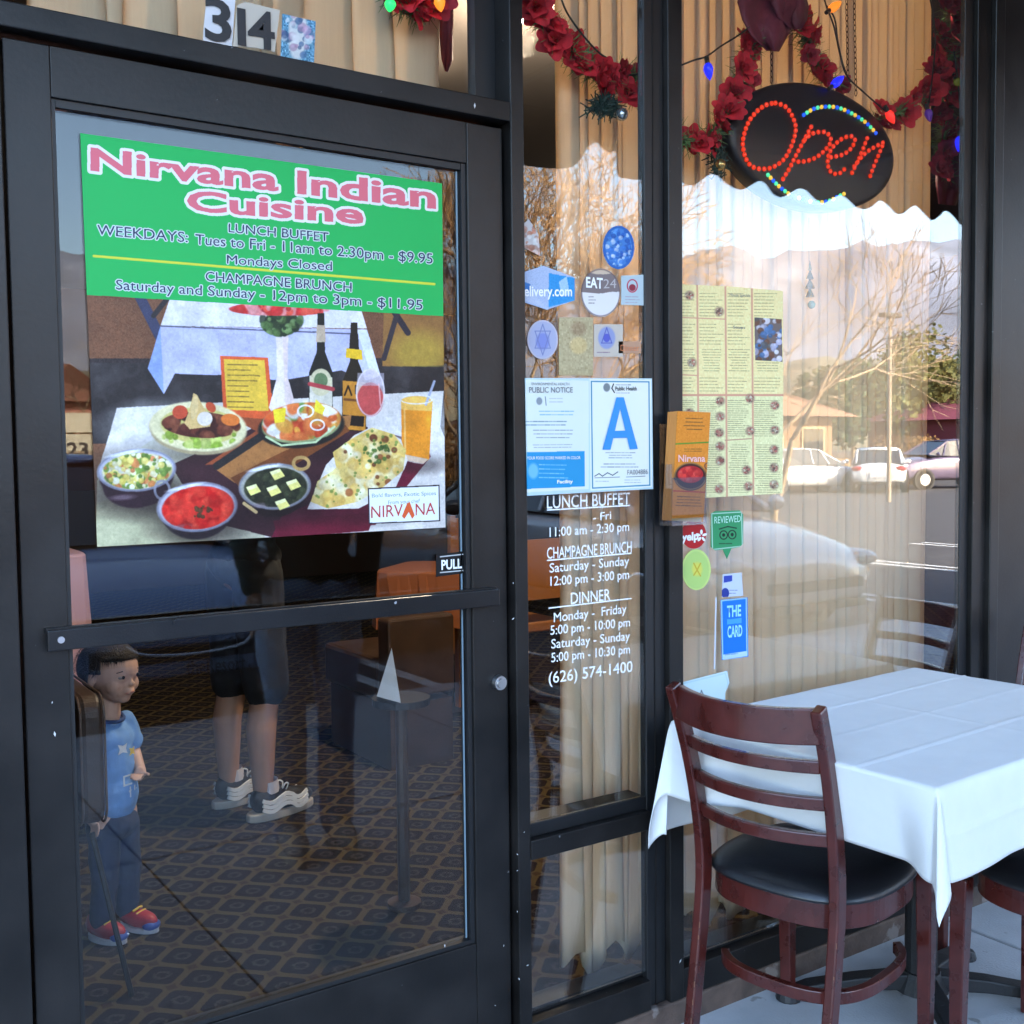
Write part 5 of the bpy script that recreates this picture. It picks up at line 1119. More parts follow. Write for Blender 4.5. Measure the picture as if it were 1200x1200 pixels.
# small dark side table with a folded napkin
lc = G(481, 985); tpz = P(456, 819, 0.95).z; tc_ = P(470, 822, 0.95)
st = thing('side_table', (lc.x, lc.y, 0), 'small dark table just inside the door with a folded white napkin on it', 'table')
g = MB(); g.tube([(tc_.x, tc_.y, tpz-0.02), (tc_.x, tc_.y, tpz)], 0.085, 28); g.build('tabletop', mat('dark laminate', (0.012, 0.01, 0.01), 0.5), st)
g = MB(); g.tube([(tc_.x, tc_.y, 0.02), (tc_.x, tc_.y, tpz-0.021)], 0.018, 10); g.tube([(tc_.x, tc_.y, 0), (tc_.x, tc_.y, 0.015)], 0.05, 20); g.build('pedestal', M_LEATH, st)
q = P(456, 819, 0.93); tip = P(459, 759, 0.93); l_ = P(441.5, 816, 0.93); r_ = P(469, 819, 0.93); f_ = P(450, 824, 0.90)
g = MB(); g.add([tuple(tip), tuple(l_), (q.x, 0.86, q.z+0.001), tuple(r_), (q.x, 1.0, q.z+0.001), (f_.x, 0.85, q.z+0.001)], [(0, 1, 2), (0, 2, 3), (0, 3, 4), (0, 4, 1), (1, 4, 3, 2)]); o = g.build('napkin', M_CLOTH); tag(o, 'white cone folded napkin standing on the small dark table inside', 'napkin')
q = P(449, 752, 1.25); tip = P(452, 722, 1.25)
# booth and tables deeper in
def diner_table(x, y, sx, sy, z, m, label, hang=0.3, name='dining_table', rz=0):
    t = thing(name, (x, y, 0), label, 'table'); g = MB()
    vs = []; n = 40
    for k in range(n):
        a = 2*PI*k/n; c_, s2 = math.cos(a), math.sin(a); rr = (abs(c_)**8+abs(s2)**8)**(-1/8); vs.append((c_*rr*sx/2, s2*rr*sy/2))
    R3 = Matrix.Rotation(rz, 2); vs = [R3 @ Vector(v) for v in vs]
    ring = [[(x+v.x*s_+0.0, y+v.y*s_, zz-(0.05*max(0, abs(math.sin(2*PI*k/n*2)))**4 if i == 3 else 0)) for k, v in enumerate(vs)] for i, (s_, zz) in enumerate(((0.0, z), (0.98, z), (1.0, z-0.01), (1.05, z-hang)))]
    for i, r_ in enumerate(ring): g.v += [(a+(0.012*math.sin(k*2.1) if i == 3 else 0), b+(0.012*math.cos(k*2.7) if i == 3 else 0), c) for k, (a, b, c) in enumerate(r_)]
    for i in range(3):
        for j in range(n): g.f.append((i*n+j, i*n+(j+1) % n, (i+1)*n+(j+1) % n, (i+1)*n+j)); g.mi.append(0)
    g.build('cloth', m, t, smooth=False); g = MB(); g.tube([(x, y, 0.02), (x, y, z-0.03)], 0.04, 10); g.tube([(x, y, 0), (x, y, 0.02)], 0.24, 16); g.build('pedestal', M_IRON, t); return t
q = P(104, 645, 3.2)
diner_table(q.x-0.42, 3.7, 0.9, 0.9, 0.90, M_PKCL, 'table with a long pink cloth inside behind the left of the door', hang=0.55)
q = P(497, 672, 3.0)
diner_table(q.x+0.18, 3.1, 0.55, 0.6, 0.74, M_ORNG, 'table with an orange cloth behind the lower right corner of the poster', hang=0.25, rz=0.7)
x0, x1 = P(455, 760, 2.2).x, P(533, 760, 2.2).x; zt0 = P(495, 722, 2.2).z
bt = thing('booth_seat', ((x0+x1)/2, 2.3, 0), 'dark brown booth seat inside behind the folded napkin', 'booth seat')
g = MB(); g.prism(rounded(x0, x1, 0.30, zt0, 0.02), 2.2, 2.3); g.build('backrest', M_LEATH, bt, bevel=0.012); g = MB(); g.box(x0, x1, 2.305, 2.85, 0.28, 0.46); g.build('seat', M_LEATH, bt, bevel=0.02); g = MB(); g.box(x0+0.01, x1-0.01, 2.21, 2.8, 0.0, 0.277); g.build('base', M_LEATH, bt)
for (a, b, w, dd) in (((560, 700), (560, 760), 0.6, 4.4), ((625, 720), (625, 770), 0.5, 2.6)):
    q = P(a[0], a[1], dd)
    t = thing('wooden_chair', (q.x, dd, 0), 'wooden chair inside near the orange wall' if dd > 4 else 'orange wooden chair inside behind the middle pane', 'chair')
    MO = mat('orange varnished wood', (0.42, 0.16, 0.04), 0.4)
    for sx in (-0.2, 0.2):
        g = MB(); g.box(q.x+sx-0.02, q.x+sx+0.02, dd-0.02, dd+0.02, 0, 0.92); g.build('back_post', MO, t); g = MB(); g.box(q.x+sx-0.02, q.x+sx+0.02, dd+0.36, dd+0.40, 0, 0.43); g.build('front_leg', MO, t)
    g = MB(); g.box(q.x-0.179, q.x+0.179, dd-0.012, dd+0.012, 0.60, 0.90); g.build('back_panel', MO, t); g = MB(); g.box(q.x-0.22, q.x+0.22, dd+0.021, dd+0.41, 0.431, 0.48); g.build('seat', MO, t, bevel=0.008)

# ------------------------------------------------------------------ people
M_SKIN = mat('skin', (0.46, 0.25, 0.16), 0.55, var=0.08, scale=14); M_SKIN2 = mat('lighter skin', (0.58, 0.36, 0.27), 0.55, var=0.06, scale=14)
M_HAIR = mat('black hair', (0.014, 0.010, 0.009), 0.75, bump=1.0, bscale=240)
def frame(loc, ang):
    c, s = math.cos(ang), math.sin(ang)
    def T(x, y, z): return Vector((loc[0]+c*x-s*y, loc[1]+s*x+c*y, z))
    return T, Matrix.Rotation(ang, 3, 'Z')
def limb(g, T, pts, rs):
    q = [T(*p) for p in pts]; g.tube(q, rs, 14)
    for p, r in zip(q, rs): g.ell(p, (r, r, r), 12, 8)
def fused(g, name, m, parent, voxel=0.006, smooth_it=6, wrinkle=0.0):
    me = bpy.data.meshes.new(name); me.from_pydata(g.v, [], g.f); me.materials.append(m); o = link(name, me, parent)
    r = o.modifiers.new('fuse', 'REMESH'); r.mode = 'VOXEL'; r.voxel_size = voxel; r.use_smooth_shade = True
    s_ = o.modifiers.new('soft', 'SMOOTH'); s_.factor = 0.5; s_.iterations = smooth_it
    if wrinkle:
        tx = bpy.data.textures.new('folds', 'CLOUDS'); tx.noise_scale = wrinkle*6; tx.noise_depth = 2; d_ = o.modifiers.new('folds', 'DISPLACE'); d_.texture = tx; d_.strength = wrinkle; d_.mid_level = 0.5; d_.texture_coords = 'LOCAL'
    return o
def hand(g, T, w, d, sy, sc=1.0):
    # w wrist, d unit direction of the hand (local), sy side sign of the thumb; fingers curl a little
    w = Vector(w); d = Vector(d).normalized(); fwd = Vector((1, 0, 0)); fwd = (fwd-d*fwd.dot(d)).normalized(); side = d.cross(fwd)
    pc_ = w+d*0.045*sc
    q = T(*pc_); g.ell(q, (0.014*sc+0.02*sc, 0.016*sc, 0.045*sc), 12, 8)
    for k, L in enumerate((0.068, 0.078, 0.072, 0.056)):
        b = w+d*0.082*sc+fwd*(0.027-0.018*k)*sc; m1 = b+d*L*0.5*sc; e = m1+(d*0.8-side*sy*0.45).normalized()*L*0.5*sc
        limb(g, T, [tuple(b), tuple(m1), tuple(e)], [0.0088*sc, 0.008*sc, 0.0068*sc])
    b = w+d*0.03*sc+fwd*0.028*sc; m1 = b+(d*0.6+fwd*0.8).normalized()*0.032*sc; e = m1+(d*0.95+fwd*0.2).normalized()*0.028*sc
    limb(g, T, [tuple(b), tuple(m1), tuple(e)], [0.011*sc, 0.0095*sc, 0.008*sc])
def head_bits(T, R3, cx, cz, hs, parent, skinm, look=0.0):
    # hs = head height; local +x is the face
    for s_ in (1, -1):
        g = MB(); g.ell(T(cx+hs*0.375, s_*hs*0.155, cz+hs*0.00), (hs*0.050, hs*0.060, hs*0.031), 12, 8, rot=R3); g.build('eye', mat('eye white', (0.34, 0.30, 0.28), 0.25), parent, smooth=True)
        g = MB(); g.ell(T(cx+hs*0.417, s_*hs*0.150, cz+hs*0.00), (hs*0.018, hs*0.031, hs*0.029), 10, 8, rot=R3); g.build('iris', mat('dark iris', (0.012, 0.008, 0.006), 0.15), parent, smooth=True)
        g = MB(); g.tube([T(cx+hs*0.40, s_*hs*0.08, cz+hs*0.085), T(cx+hs*0.405, s_*hs*0.16, cz+hs*0.10), T(cx+hs*0.36, s_*hs*0.24, cz+hs*0.08)], [hs*0.008, hs*0.013, hs*0.006], 6); g.build('eyebrow', M_HAIR, parent)
    g = MB(); g.tube([T(cx+hs*0.405, -hs*0.095, cz-hs*0.265), T(cx+hs*0.44, 0, cz-hs*0.25), T(cx+hs*0.405, hs*0.095, cz-hs*0.265)], [hs*0.008, hs*0.018, hs*0.008], 8); g.build('lips', mat('lips', (0.42, 0.14, 0.12), 0.45), parent, smooth=True)
def face_form(g, T, R3, cx, cz, hs, child=False):
    g.ell(T(cx, 0, cz+hs*0.10), (hs*0.46, hs*0.385, hs*0.40), 22, 16, rot=R3)
    g.ell(T(cx+hs*0.13, 0, cz-hs*0.14), (hs*0.29, hs*0.29, hs*0.30), 18, 12, rot=R3)
    g.ell(T(cx+hs*0.24, 0, cz-hs*0.36), (hs*0.12, hs*0.12, hs*0.09), 12, 8, rot=R3)
    for s_ in (1, -1):
        g.ell(T(cx+hs*0.22, s_*hs*0.17, cz-hs*0.15), (hs*0.16, hs*0.14, hs*0.15), 12, 8, rot=R3)
        g.ell(T(cx-hs*0.02, s_*hs*0.40, cz-hs*0.04), (hs*0.075, hs*0.04, hs*0.12), 12, 8, rot=R3)
    g.ell(T(cx+hs*0.44, 0, cz-hs*0.12), (hs*0.055, hs*0.055, hs*0.045), 10, 8, rot=R3); g.ell(T(cx+hs*0.40, 0, cz-hs*0.03), (hs*0.045, hs*0.035, hs*0.10), 10, 8, rot=R3)
    g.ell(T(cx+hs*0.40, 0, cz-hs*0.25), (hs*0.05, hs*0.10, hs*0.05), 10, 8, rot=R3)

# --- toddler
def toddler():
    hc = P(131, 789, 1.26); ang = math.atan2(-0.86, 0.50)
    T, R3 = frame((hc.x-0.010, 1.262), ang); hs = 0.172
    t = thing('person', (hc.x, 1.262, 0), 'small child in a blue printed shirt and red shoes standing inside the door', 'person')
    cz = hc.z
    g = MB(); face_form(g, T, R3, 0.012, cz, hs)
    limb(g, T, [(0, 0, cz-0.07), (-0.006, 0, cz-0.115)], [0.032, 0.036])
    g.ell(T(-0.005, 0, 0.50), (0.05, 0.065, 0.09), 16, 10, rot=R3); g.ell(T(-0.005, 0, 0.40), (0.06, 0.066, 0.09), 16, 10, rot=R3)
    for s_ in (1, -1):
        ez = ((0.0, 0.085, 0.50), (0.072, 0.040, 0.455)) if s_ > 0 else ((-0.012, -0.092, 0.47), (0.03, -0.10, 0.385))
        limb(g, T, [(-0.005, s_*0.068, cz-0.150), ez[0], ez[1]], [0.025, 0.020, 0.015])
        hand(g, T, ez[1], (0.5, -0.8, 0.1) if s_ > 0 else (0.2, 0, -1), s_, 0.48)
        limb(g, T, [(0, s_*0.036, 0.34), (0.008, s_*0.040, 0.19), (-0.004, s_*0.042, 0.05)], [0.042, 0.032, 0.022])
    fused(g, 'body', M_SKIN2, t, 0.0032, 4)
    head_bits(T, R3, 0.012, cz, hs, t, M_SKIN2)
    # hair: a cap of short strands over skull, leaving the face free
    g = MB(); g.ell(T(0.002, 0, cz+hs*0.12), (hs*0.49, hs*0.415, hs*0.415), 40, 28, rot=R3); keep = []
    for f in g.f:
        c = sum((Vector(g.v[i]) for i in f), Vector())/len(f); l = R3.transposed() @ (c-Vector((hc.x-0.010, 1.262, cz)))
        if l.z > hs*0.27 or (l.x < hs*0.20 and l.z > hs*0.06) or (l.x < hs*0.02 and l.z > -hs*0.12) or l.x < -hs*0.14: keep.append(f)
    g.f = keep; g.mi = [0]*len(keep); o = g.build('hair', M_HAIR, t, smooth=True); md = o.modifiers.new('s', 'SOLIDIFY'); md.thickness = 0.006; md.offset = 1
    g = MB(); r = random.Random(3)
    for k in range(260):
        y_ = r.uniform(-1, 1)*hs*0.36; x_ = 0.012+hs*0.44*math.sqrt(max(0, 1-(y_/(hs*0.42))**2))-0.004; z_ = cz+hs*r.uniform(0.26, 0.34); a_ = T(x_-0.004, y_, z_+0.004); e = T(x_+0.001, y_+r.gauss(0, 0.004), z_-hs*r.uniform(0.05, 0.13)); p2 = T(0, 0.0013, 0)-T(0, 0, 0); g.add([a_-p2, a_+p2, e], [(0, 1, 2)])
    for k in range(1500):
        th = r.uniform(0, 2*PI); el = r.uniform(-0.2, 1.45); l = Vector((math.cos(th)*math.cos(el)*hs*0.485-0.020, math.sin(th)*math.cos(el)*hs*0.42, math.sin(el)*hs*0.42+hs*0.14))
        if not (l.z > hs*0.27 or (l.x < hs*0.14 and l.z > hs*0.02) or l.x < -hs*0.12): continue
        a_ = T(l.x+0.012, l.y, cz+l.z); nrm = (R3 @ l).normalized(); dn = Vector((r.gauss(0, .3), r.gauss(0, .3), -0.9))+nrm*0.5; e = a_+dn.normalized()*r.uniform(0.014, 0.026)
        p2 = dn.cross(nrm).normalized()*0.0011; g.add([a_+nrm*0.004-p2, a_+nrm*0.004+p2, e+nrm*0.005], [(0, 1, 2)])
    o = g.build('hair_strands', M_HAIR, t, fixn=False); o['kind'] = 'stuff'
    M_SH = mat('light blue jersey', (0.17, 0.36, 0.72), 0.85, var=0.12, scale=20, bump=0.2, bscale=300)
    g = MB(); g.ell(T(-0.004, 0, cz-0.185), (0.054, 0.078, 0.056), 18, 12, rot=R3); g.ell(T(0.002, 0, 0.47), (0.058, 0.070, 0.11), 18, 12, rot=R3); g.ell(T(0.006, 0, 0.395), (0.066, 0.074, 0.080), 18, 12, rot=R3)
    for s_ in (1, -1): limb(g, T, [(-0.005, s_*0.062, cz-0.148), (0.0, s_*0.084, cz-0.21)], [0.031, 0.029])
    fused(g, 'shirt', M_SH, t, 0.004, 5, 0.009)
    g = MB(); pts = [T(-0.004+0.040*math.cos(a_), 0.042*math.sin(a_), cz-0.119-0.012*math.cos(a_)) for a_ in [2*PI*k/20 for k in range(21)]]; g.tube(pts, 0.0055, 8, cap=False); g.build('collar', mat('navy rib', (0.03, 0.07, 0.20), 0.8), t)
    # print on the shirt front
    mw, my = mat('white print', (0.75, 0.78, 0.82), 0.7), mat('yellow print', (0.75, 0.55, 0.08), 0.7)
    def patch(pts, m, name='shirt_print'):
        g = MB(); vv = []
        for y_, z_ in pts:
            x_ = 0.062*math.sqrt(max(0, 1-(y_/0.076)**2))+0.0085; vv.append(T(x_, y_, z_))
        c = sum(vv, Vector())/len(vv); n = len(vv); g.add([c]+vv, [(0, i+1, (i+1) % n+1) for i in range(n)]); g.build(name, m, t)
    star = [((0.020 if k % 2 else 0.009)*math.cos(PI*k/4), (0.020 if k % 2 else 0.009)*math.sin(PI*k/4)) for k in range(8)]
    patch([(y-0.02, z+0.535) for y, z in star], mw); patch([(y*0.8+0.012, z*0.8+0.522) for y, z in star], my)
    for (y0, z0, dy, dz) in ((-0.022, 0.455, 0.030, 0.005), (-0.022, 0.43, 0.030, 0.005), (-0.022, 0.432, 0.005, 0.026), (-0.005, 0.410, 0.034, 0.005), (-0.002, 0.395, 0.005, 0.03), (0.016, 0.395, 0.005, 0.03)): patch([(y0, z0), (y0+dy, z0), (y0+dy, z0+dz), (y0, z0+dz)], mw)
    M_TR = mat('navy trousers', (0.018, 0.030, 0.075), 0.85, var=0.2, scale=20)
    g = MB(); g.ell(T(0.0, 0, 0.315), (0.068, 0.078, 0.05), 16, 10, rot=R3)
    for s_ in (1, -1): limb(g, T, [(0, s_*0.037, 0.31), (0.010, s_*0.042, 0.18), (-0.002, s_*0.044, 0.055)], [0.046, 0.038, 0.033])
    fused(g, 'trousers', M_TR, t, 0.004, 4, 0.010)
    for s_, dx in ((1, 0.018), (-1, -0.01)):
        M_SO = mat('white rubber sole', (0.65, 0.65, 0.68), 0.6)
        g = MB(); g.ell(T(dx+0.028, s_*0.046, 0.030), (0.062, 0.029, 0.026), 16, 10, rot=R3); g.ell(T(dx-0.012, s_*0.046, 0.042), (0.034, 0.027, 0.034), 16, 10, rot=R3); o = fused(g, 'shoe', mat('red shoe fabric', (0.42, 0.02, 0.035), 0.5), t, 0.003, 3)
        g = MB(); pl_ = [T(dx+0.026+0.066*math.cos(a_), s_*0.046+0.032*math.sin(a_), 0) for a_ in [2*PI*k/20 for k in range(20)]]; g.prismz([(p.x, p.y) for p in pl_], 0.001, 0.014); g.build('sole', M_SO, t)
        g = MB(); g.ell(T(dx+0.070, s_*0.046, 0.020), (0.024, 0.027, 0.016), 12, 8, rot=R3); g.build('toe_cap', mat('blue toe cap', (0.06, 0.12, 0.45), 0.4), t, smooth=True)
        g = MB()
        for k in range(3): g.tube([T(dx+0.02+0.013*k, s_*0.046-0.018, 0.056-0.006*k), T(dx+0.026+0.013*k, s_*0.046, 0.062-0.007*k), T(dx+0.018+0.013*k, s_*0.046+0.018, 0.056-0.006*k)], 0.0035, 5)
        o = g.build('laces', my, t); o['kind'] = 'stuff'
toddler()

# --- standing adults
def adult(loc, ang, H, label, shirt, lower, shoes, shorts, stance=0.10, name='person', armf=0.0, sleeves=True, skin=None, stripes=False, hair=None):
    T0, R3 = frame(loc, ang); k = H/1.75
    def T(x, y, z): return T0(x*k, y*k, z*k)
    t = thing(name, (loc[0], loc[1], 0), label, 'person'); skin = skin or M_SKIN; hair = hair or M_HAIR
    g = MB(); face_form(g, T, R3, 0.02, 1.635, 0.225*1.0); limb(g, T, [(0.0, 0, 1.56), (-0.012, 0, 1.47)], [0.055*k, 0.060*k])
    g.ell(T(-0.005, 0, 1.33), (0.105*k, 0.155*k, 0.16*k), 20, 12, rot=R3); g.ell(T(0, 0, 1.12), (0.095*k, 0.135*k, 0.16*k), 20, 12, rot=R3); g.ell(T(-0.01, 0, 0.96), (0.105*k, 0.150*k, 0.12*k), 20, 12, rot=R3)
    for s_ in (1, -1):
        lx_ = 0.06*s_*0.5
        limb(g, T, [(-0.01, s_*0.085, 0.93), (0.0, s_*(0.09+stance*0.1), 0.70), (0.005, s_*(0.085+stance*0.4), 0.48), (-0.022, s_*(0.088+stance*0.45), 0.34), (-0.02, s_*(0.085+stance*0.5), 0.09)], [0.085*k, 0.072*k, 0.054*k, 0.056*k, 0.036*k])
        wr = (0.22, s_*0.12, 1.24) if armf else (0.05, s_*0.20, 0.92)
        limb(g, T, [(-0.01, s_*0.175, 1.42), (-0.02, s_*0.225, 1.14), wr], [0.050*k, 0.040*k, 0.027*k]); hand(g, T0, tuple(Vector(wr)*k), (0.9, -s_*0.3, 0.35) if armf else (0.25, 0, -1), s_, k)
        g.ell(T(0.05, s_*(0.088+stance*0.5), 0.045), (0.11*k, 0.04*k, 0.04*k), 12, 8, rot=R3)
    fused(g, 'body', skin, t, 0.0065, 5); head_bits(T, R3, 0.02, 1.635, 0.225, t, skin)
    g = MB(); g.ell(T(-0.008, 0, 1.635+0.035), (0.112*k, 0.096*k, 0.10*k), 22, 16, rot=R3); keep = []
    for f in g.f:
        c = sum((Vector(g.v[i]) for i in f), Vector())/len(f); l = R3.transposed() @ (c-T(0, 0, 1.635))
        if l.z > 0.085 or (l.x < 0.02 and l.z > -0.02) or l.x < -0.04: keep.append(f)
    g.f = keep; g.mi = [0]*len(keep); o = g.build('hair', hair, t, smooth=True); md = o.modifiers.new('s', 'SOLIDIFY'); md.thickness = 0.008; md.offset = 1
    g = MB(); g.ell(T(-0.005, 0, 1.34), (0.122*k, 0.178*k, 0.155*k), 20, 12, rot=R3); g.ell(T(0, 0, 1.12), (0.116*k, 0.156*k, 0.18*k), 20, 12, rot=R3); g.ell(T(0, 0, 0.98), (0.120*k, 0.165*k, 0.09*k), 20, 12, rot=R3)
    for s_ in (1, -1): limb(g, T, [(-0.01, s_*0.165, 1.42), (-0.015, s_*0.205, 1.24)]+([(-0.012, s_*0.226, 1.14), (0.20, s_*0.13, 1.23) if armf else (0.045, s_*0.202, 0.935)] if sleeves else []), [0.064*k, 0.056*k]+([0.052*k, 0.040*k] if sleeves else []))
    fused(g, 'shirt', shirt, t, 0.009, 6, 0.02)
    g = MB(); g.ell(T(-0.01, 0, 0.95), (0.122*k, 0.165*k, 0.10*k), 20, 12, rot=R3); zz = 0.44 if shorts else 0.07
    for s_ in (1, -1):
        pts = [(-0.01, s_*0.085, 0.92), (0.0, s_*(0.092+stance*0.1), 0.70), (0.004, s_*(0.088+stance*0.4), 0.50)]; rs = [0.096*k, 0.092*k, 0.088*k if shorts else 0.070*k]
        if not shorts: pts += [(-0.012, s_*(0.086+stance*0.45), 0.30), (-0.012, s_*(0.086+stance*0.5), 0.085)]; rs += [0.068*k, 0.066*k]
        limb(g, T, pts, rs)
    fused(g, 'shorts' if shorts else 'trousers', lower, t, 0.007, 4, 0.024)
    for s_ in (1, -1):
        yy = s_*(0.088+stance*0.5); M_SO = mat('pale rubber sole', (0.50, 0.46, 0.40), 0.6)
        g = MB(); g.ell(T(0.075, yy, 0.055), (0.125*k, 0.046*k, 0.042*k), 18, 12, rot=R3); g.ell(T(-0.005, yy, 0.075), (0.072*k, 0.045*k, 0.060*k), 18, 12, rot=R3); sh = fused(g, 'shoe', shoes, t, 0.0045, 4)
        g = MB(); pl_ = [T(0.055+0.148*math.cos(a_), yy+(0.050-0.008*math.cos(a_+0.4))*math.sin(a_), 0) for a_ in [2*PI*j/28 for j in range(28)]]; g.prismz([(p.x, p.y) for p in pl_], 0.001, 0.032); g.build('sole', M_SO, t, bevel=0.006)
        if stripes:
            for j, dz in enumerate((0.0, 0.017, 0.034)):
                for side in (1, -1):
                    g = MB(); pts = []
                    for q_ in range(15):
                        u = -1+2*q_/14; x_ = 0.05+u*0.105; z_ = 0.046+dz+0.010*math.cos(u*5.2)-(0.006 if u > 0.4 else 0); w_ = 0.049*math.sqrt(max(0.04, 1-((x_-0.06)/0.14)**2))*(1.0, 0.98, 0.88)[j]; w_ = max(w_, 0.0475) if x_ < 0.04 else w_
                        pts.append(T(x_, yy+side*w_, z_))
                    g.sweep(pts, 0.0138, 0.006, (0, 0, 1)); g.build('reflective_stripe', mat('white reflective stripe', (0.85, 0.88, 0.9), 0.4), t)
            g = MB(); g.tube([T(0.0, yy, 0.10), T(-0.005, yy, 0.145)], [0.043*k, 0.041*k], 14, cap=False); g.build('sock', mat('white sock', (0.6, 0.58, 0.62), 0.9), t)
            for dy in (0.012, -0.012): g = MB(); g.tube(smooth_curve([T(0.07, yy+dy, 0.09), T(0.078, yy+dy*1.5, 0.115), T(0.062, yy+dy*2, 0.122), T(0.055, yy+dy, 0.1)], 4), 0.003, 6); g.build('lace', mat('white lace', (0.75, 0.78, 0.8), 0.6), t)
    return t
M_DARKT = mat('black jersey', (0.015, 0.015, 0.017), 0.9); M_JEAN = mat('dark denim', (0.30, 0.40, 0.58), 0.9, var=0.2, scale=30)
pa = G(297, 955)
adult((1.47, 2.06), math.atan2(0.22, 0.97), 1.72, 'person in black shorts and striped trainers standing inside behind the door', M_DARKT, M_DARKT, mat('black shoe', (0.02, 0.02, 0.022), 0.6), True, stripes=True, stance=0.06, armf=1, skin=M_SKIN)
adult((1.51, -1.53), math.radians(100), 1.70, 'person in dark jeans on the pavement, mirrored in the lower door glass', mat('green shirt', (0.03, 0.06, 0.05), 0.9), M_JEAN, mat('grey suede shoe', (0.42, 0.41, 0.40), 0.8), False, stance=0.0)

# ------------------------------------------------------------------ cars
M_TYRE = mat('tyre rubber', (0.015, 0.015, 0.015), 0.85); M_RIM = mat('alloy rim', (0.5, 0.5, 0.52), 0.3, metal=0.9); M_PLATE = mat('pale number plate', (0.6, 0.6, 0.62), 0.5); M_LENS = mat('headlight lens', (0.5, 0.52, 0.55), 0.08, spec=0.9); M_TAIL = mat('red tail light', (0.35, 0.02, 0.02), 0.2); M_TRIM = mat('black plastic trim', (0.02, 0.02, 0.022), 0.5)
def make_car(loc, ang, paint, label, name='parked_car', cat='car', suv=False, L=4.6, Wd=1.8, grille=False, group='cars in the street mirrored by the glass'):
    t = thing(name, (loc[0], loc[1], -0.12), label, cat, group); T0, R3 = frame(loc, ang); hw = Wd/2/0.9; kl = L/4.6; up = 0.22 if suv else 0.0
    def T(x, y, z): return T0(x*kl, y, z-0.12)
    st_ = [(-2.30, .60, .40, .70, .78), (-2.24, .78, .28, .86, .96), (-1.6, .88, .22, .92, 1.00), (-.8, .895, .20, .92, .98), (.3, .90, .20, .91, .97), (1.0, .89, .20, .87, .94), (1.7, .87, .20, .77, .85), (2.12, .80, .22, .64, .72), (2.28, .62, .28, .54, .60)]
    g = MB(); rows = []
    for (x, w, zb, zs, zt2) in st_:
        w *= hw; zs += up; zt2 += up; zb += up*0.4
        half = [(0.0, zb), (w*0.80, zb), (w*0.97, zb+0.12), (w, (zb+zs)/2), (w*0.97, zs-0.06), (w*0.88, zs), (w*0.5, zt2-0.01), (0, zt2)]
        rows.append([T(x, -y, z) for y, z in half[::-1]][:-1]+[T(x, y, z) for y, z in half])
    n = len(rows[0])
    for r_ in rows: g.v += [tuple(p) for p in r_]
    for i in range(len(rows)-1):
        for j in range(n-1): g.f.append((i*n+j, i*n+j+1, (i+1)*n+j+1, (i+1)*n+j)); g.mi.append(0)
    g.f.append(tuple(range(n))); g.f.append(tuple((len(rows)-1)*n+j for j in range(n-1, -1, -1))); g.mi += [0, 0]
    g.build('body', paint, t, smooth=True, subsurf=2)
    # glasshouse
    gl = [(-1.95, .70, .95, .96), (-1.15, .66, .96, 1.36), (-.35, .62, .96, 1.43), (.25, .62, .95, 1.40), (1.12, .74, .93, .935)]
    if suv: gl = [(-2.15, .74, .95, 1.0), (-1.95, .70, .96, 1.40), (-.35, .66, .96, 1.46), (.35, .66, .95, 1.42), (1.15, .76, .93, .96)]
    g = MB(); rows = []
    for (x, w, z0, z1) in gl:
        w *= hw; z0 += up-0.03; z1 += up; wb = max(w, 0.80*hw); rows.append([T(x, -wb, z0), T(x, -w+0.02, z1), T(x, w-0.02, z1), T(x, wb, z0)])
    for r_ in rows: g.v += [tuple(p) for p in r_]
    for i in range(len(rows)-1):
        for j in range(3): g.f.append((i*4+j, i*4+j+1, (i+1)*4+j+1, (i+1)*4+j)); g.mi.append(0)
    g.build('windows', M_CARGLASS, t)
    g = MB(); rr = [r_ for r_ in rows[1:-1]]
    vs = [];
    for r_ in rr: vs += [r_[1]+Vector((0, 0, 0.006)), (r_[1]+r_[2])/2+Vector((0, 0, 0.03)), r_[2]+Vector((0, 0, 0.006))]
    g.add(vs, [(i*3+j, i*3+j+1, (i+1)*3+j+1, (i+1)*3+j) for i in range(len(rr)-1) for j in range(2)]); o = g.build('roof', paint, t, smooth=True); md = o.modifiers.new('s', 'SOLIDIFY'); md.thickness = 0.03; md.offset = 0
    for s_ in (1, 2):
        e = (0, 3)[s_-1]
        for path in ([rows[0][s_], rows[1][s_]], [rows[-2][s_], rows[-1][s_]], [rows[1][s_], rows[1][e]], [(rows[2][s_]+rows[3][s_])/2, (rows[2][e]+rows[3][e])/2], [rows[3][s_].lerp(rows[4][s_], 0.1), rows[3][e].lerp(rows[4][e], 0.35)]):
            g = MB(); g.tube([path[0]+Vector((0, 0, .004)), path[1]+Vector((0, 0, .01))], 0.03, 6); g.build('pillar', paint, t)
    for x in (-1.42, 1.38):
        for s_ in (1, -1):
            g = MB(); yo = hw*0.9*s_
            g.tube([T(x, yo-s_*0.20, 0.32), T(x, yo-s_*0.02, 0.32), T(x, yo+s_*0.012, 0.32)], [0.34, 0.34, 0.31], 28); w_ = g.build('wheel', M_TYRE, t); g = MB(); g.tube([T(x, yo+s_*0.008, 0.32), T(x, yo+s_*0.020, 0.32)], [0.215, 0.19], 20); g.build('rim', M_RIM, w_)
            g = MB(); g.tube([T(x, yo-s_*0.16, 0.33), T(x, yo-s_*0.004, 0.33)], 0.385, 28); g.build('wheel_arch', M_TRIM, t)
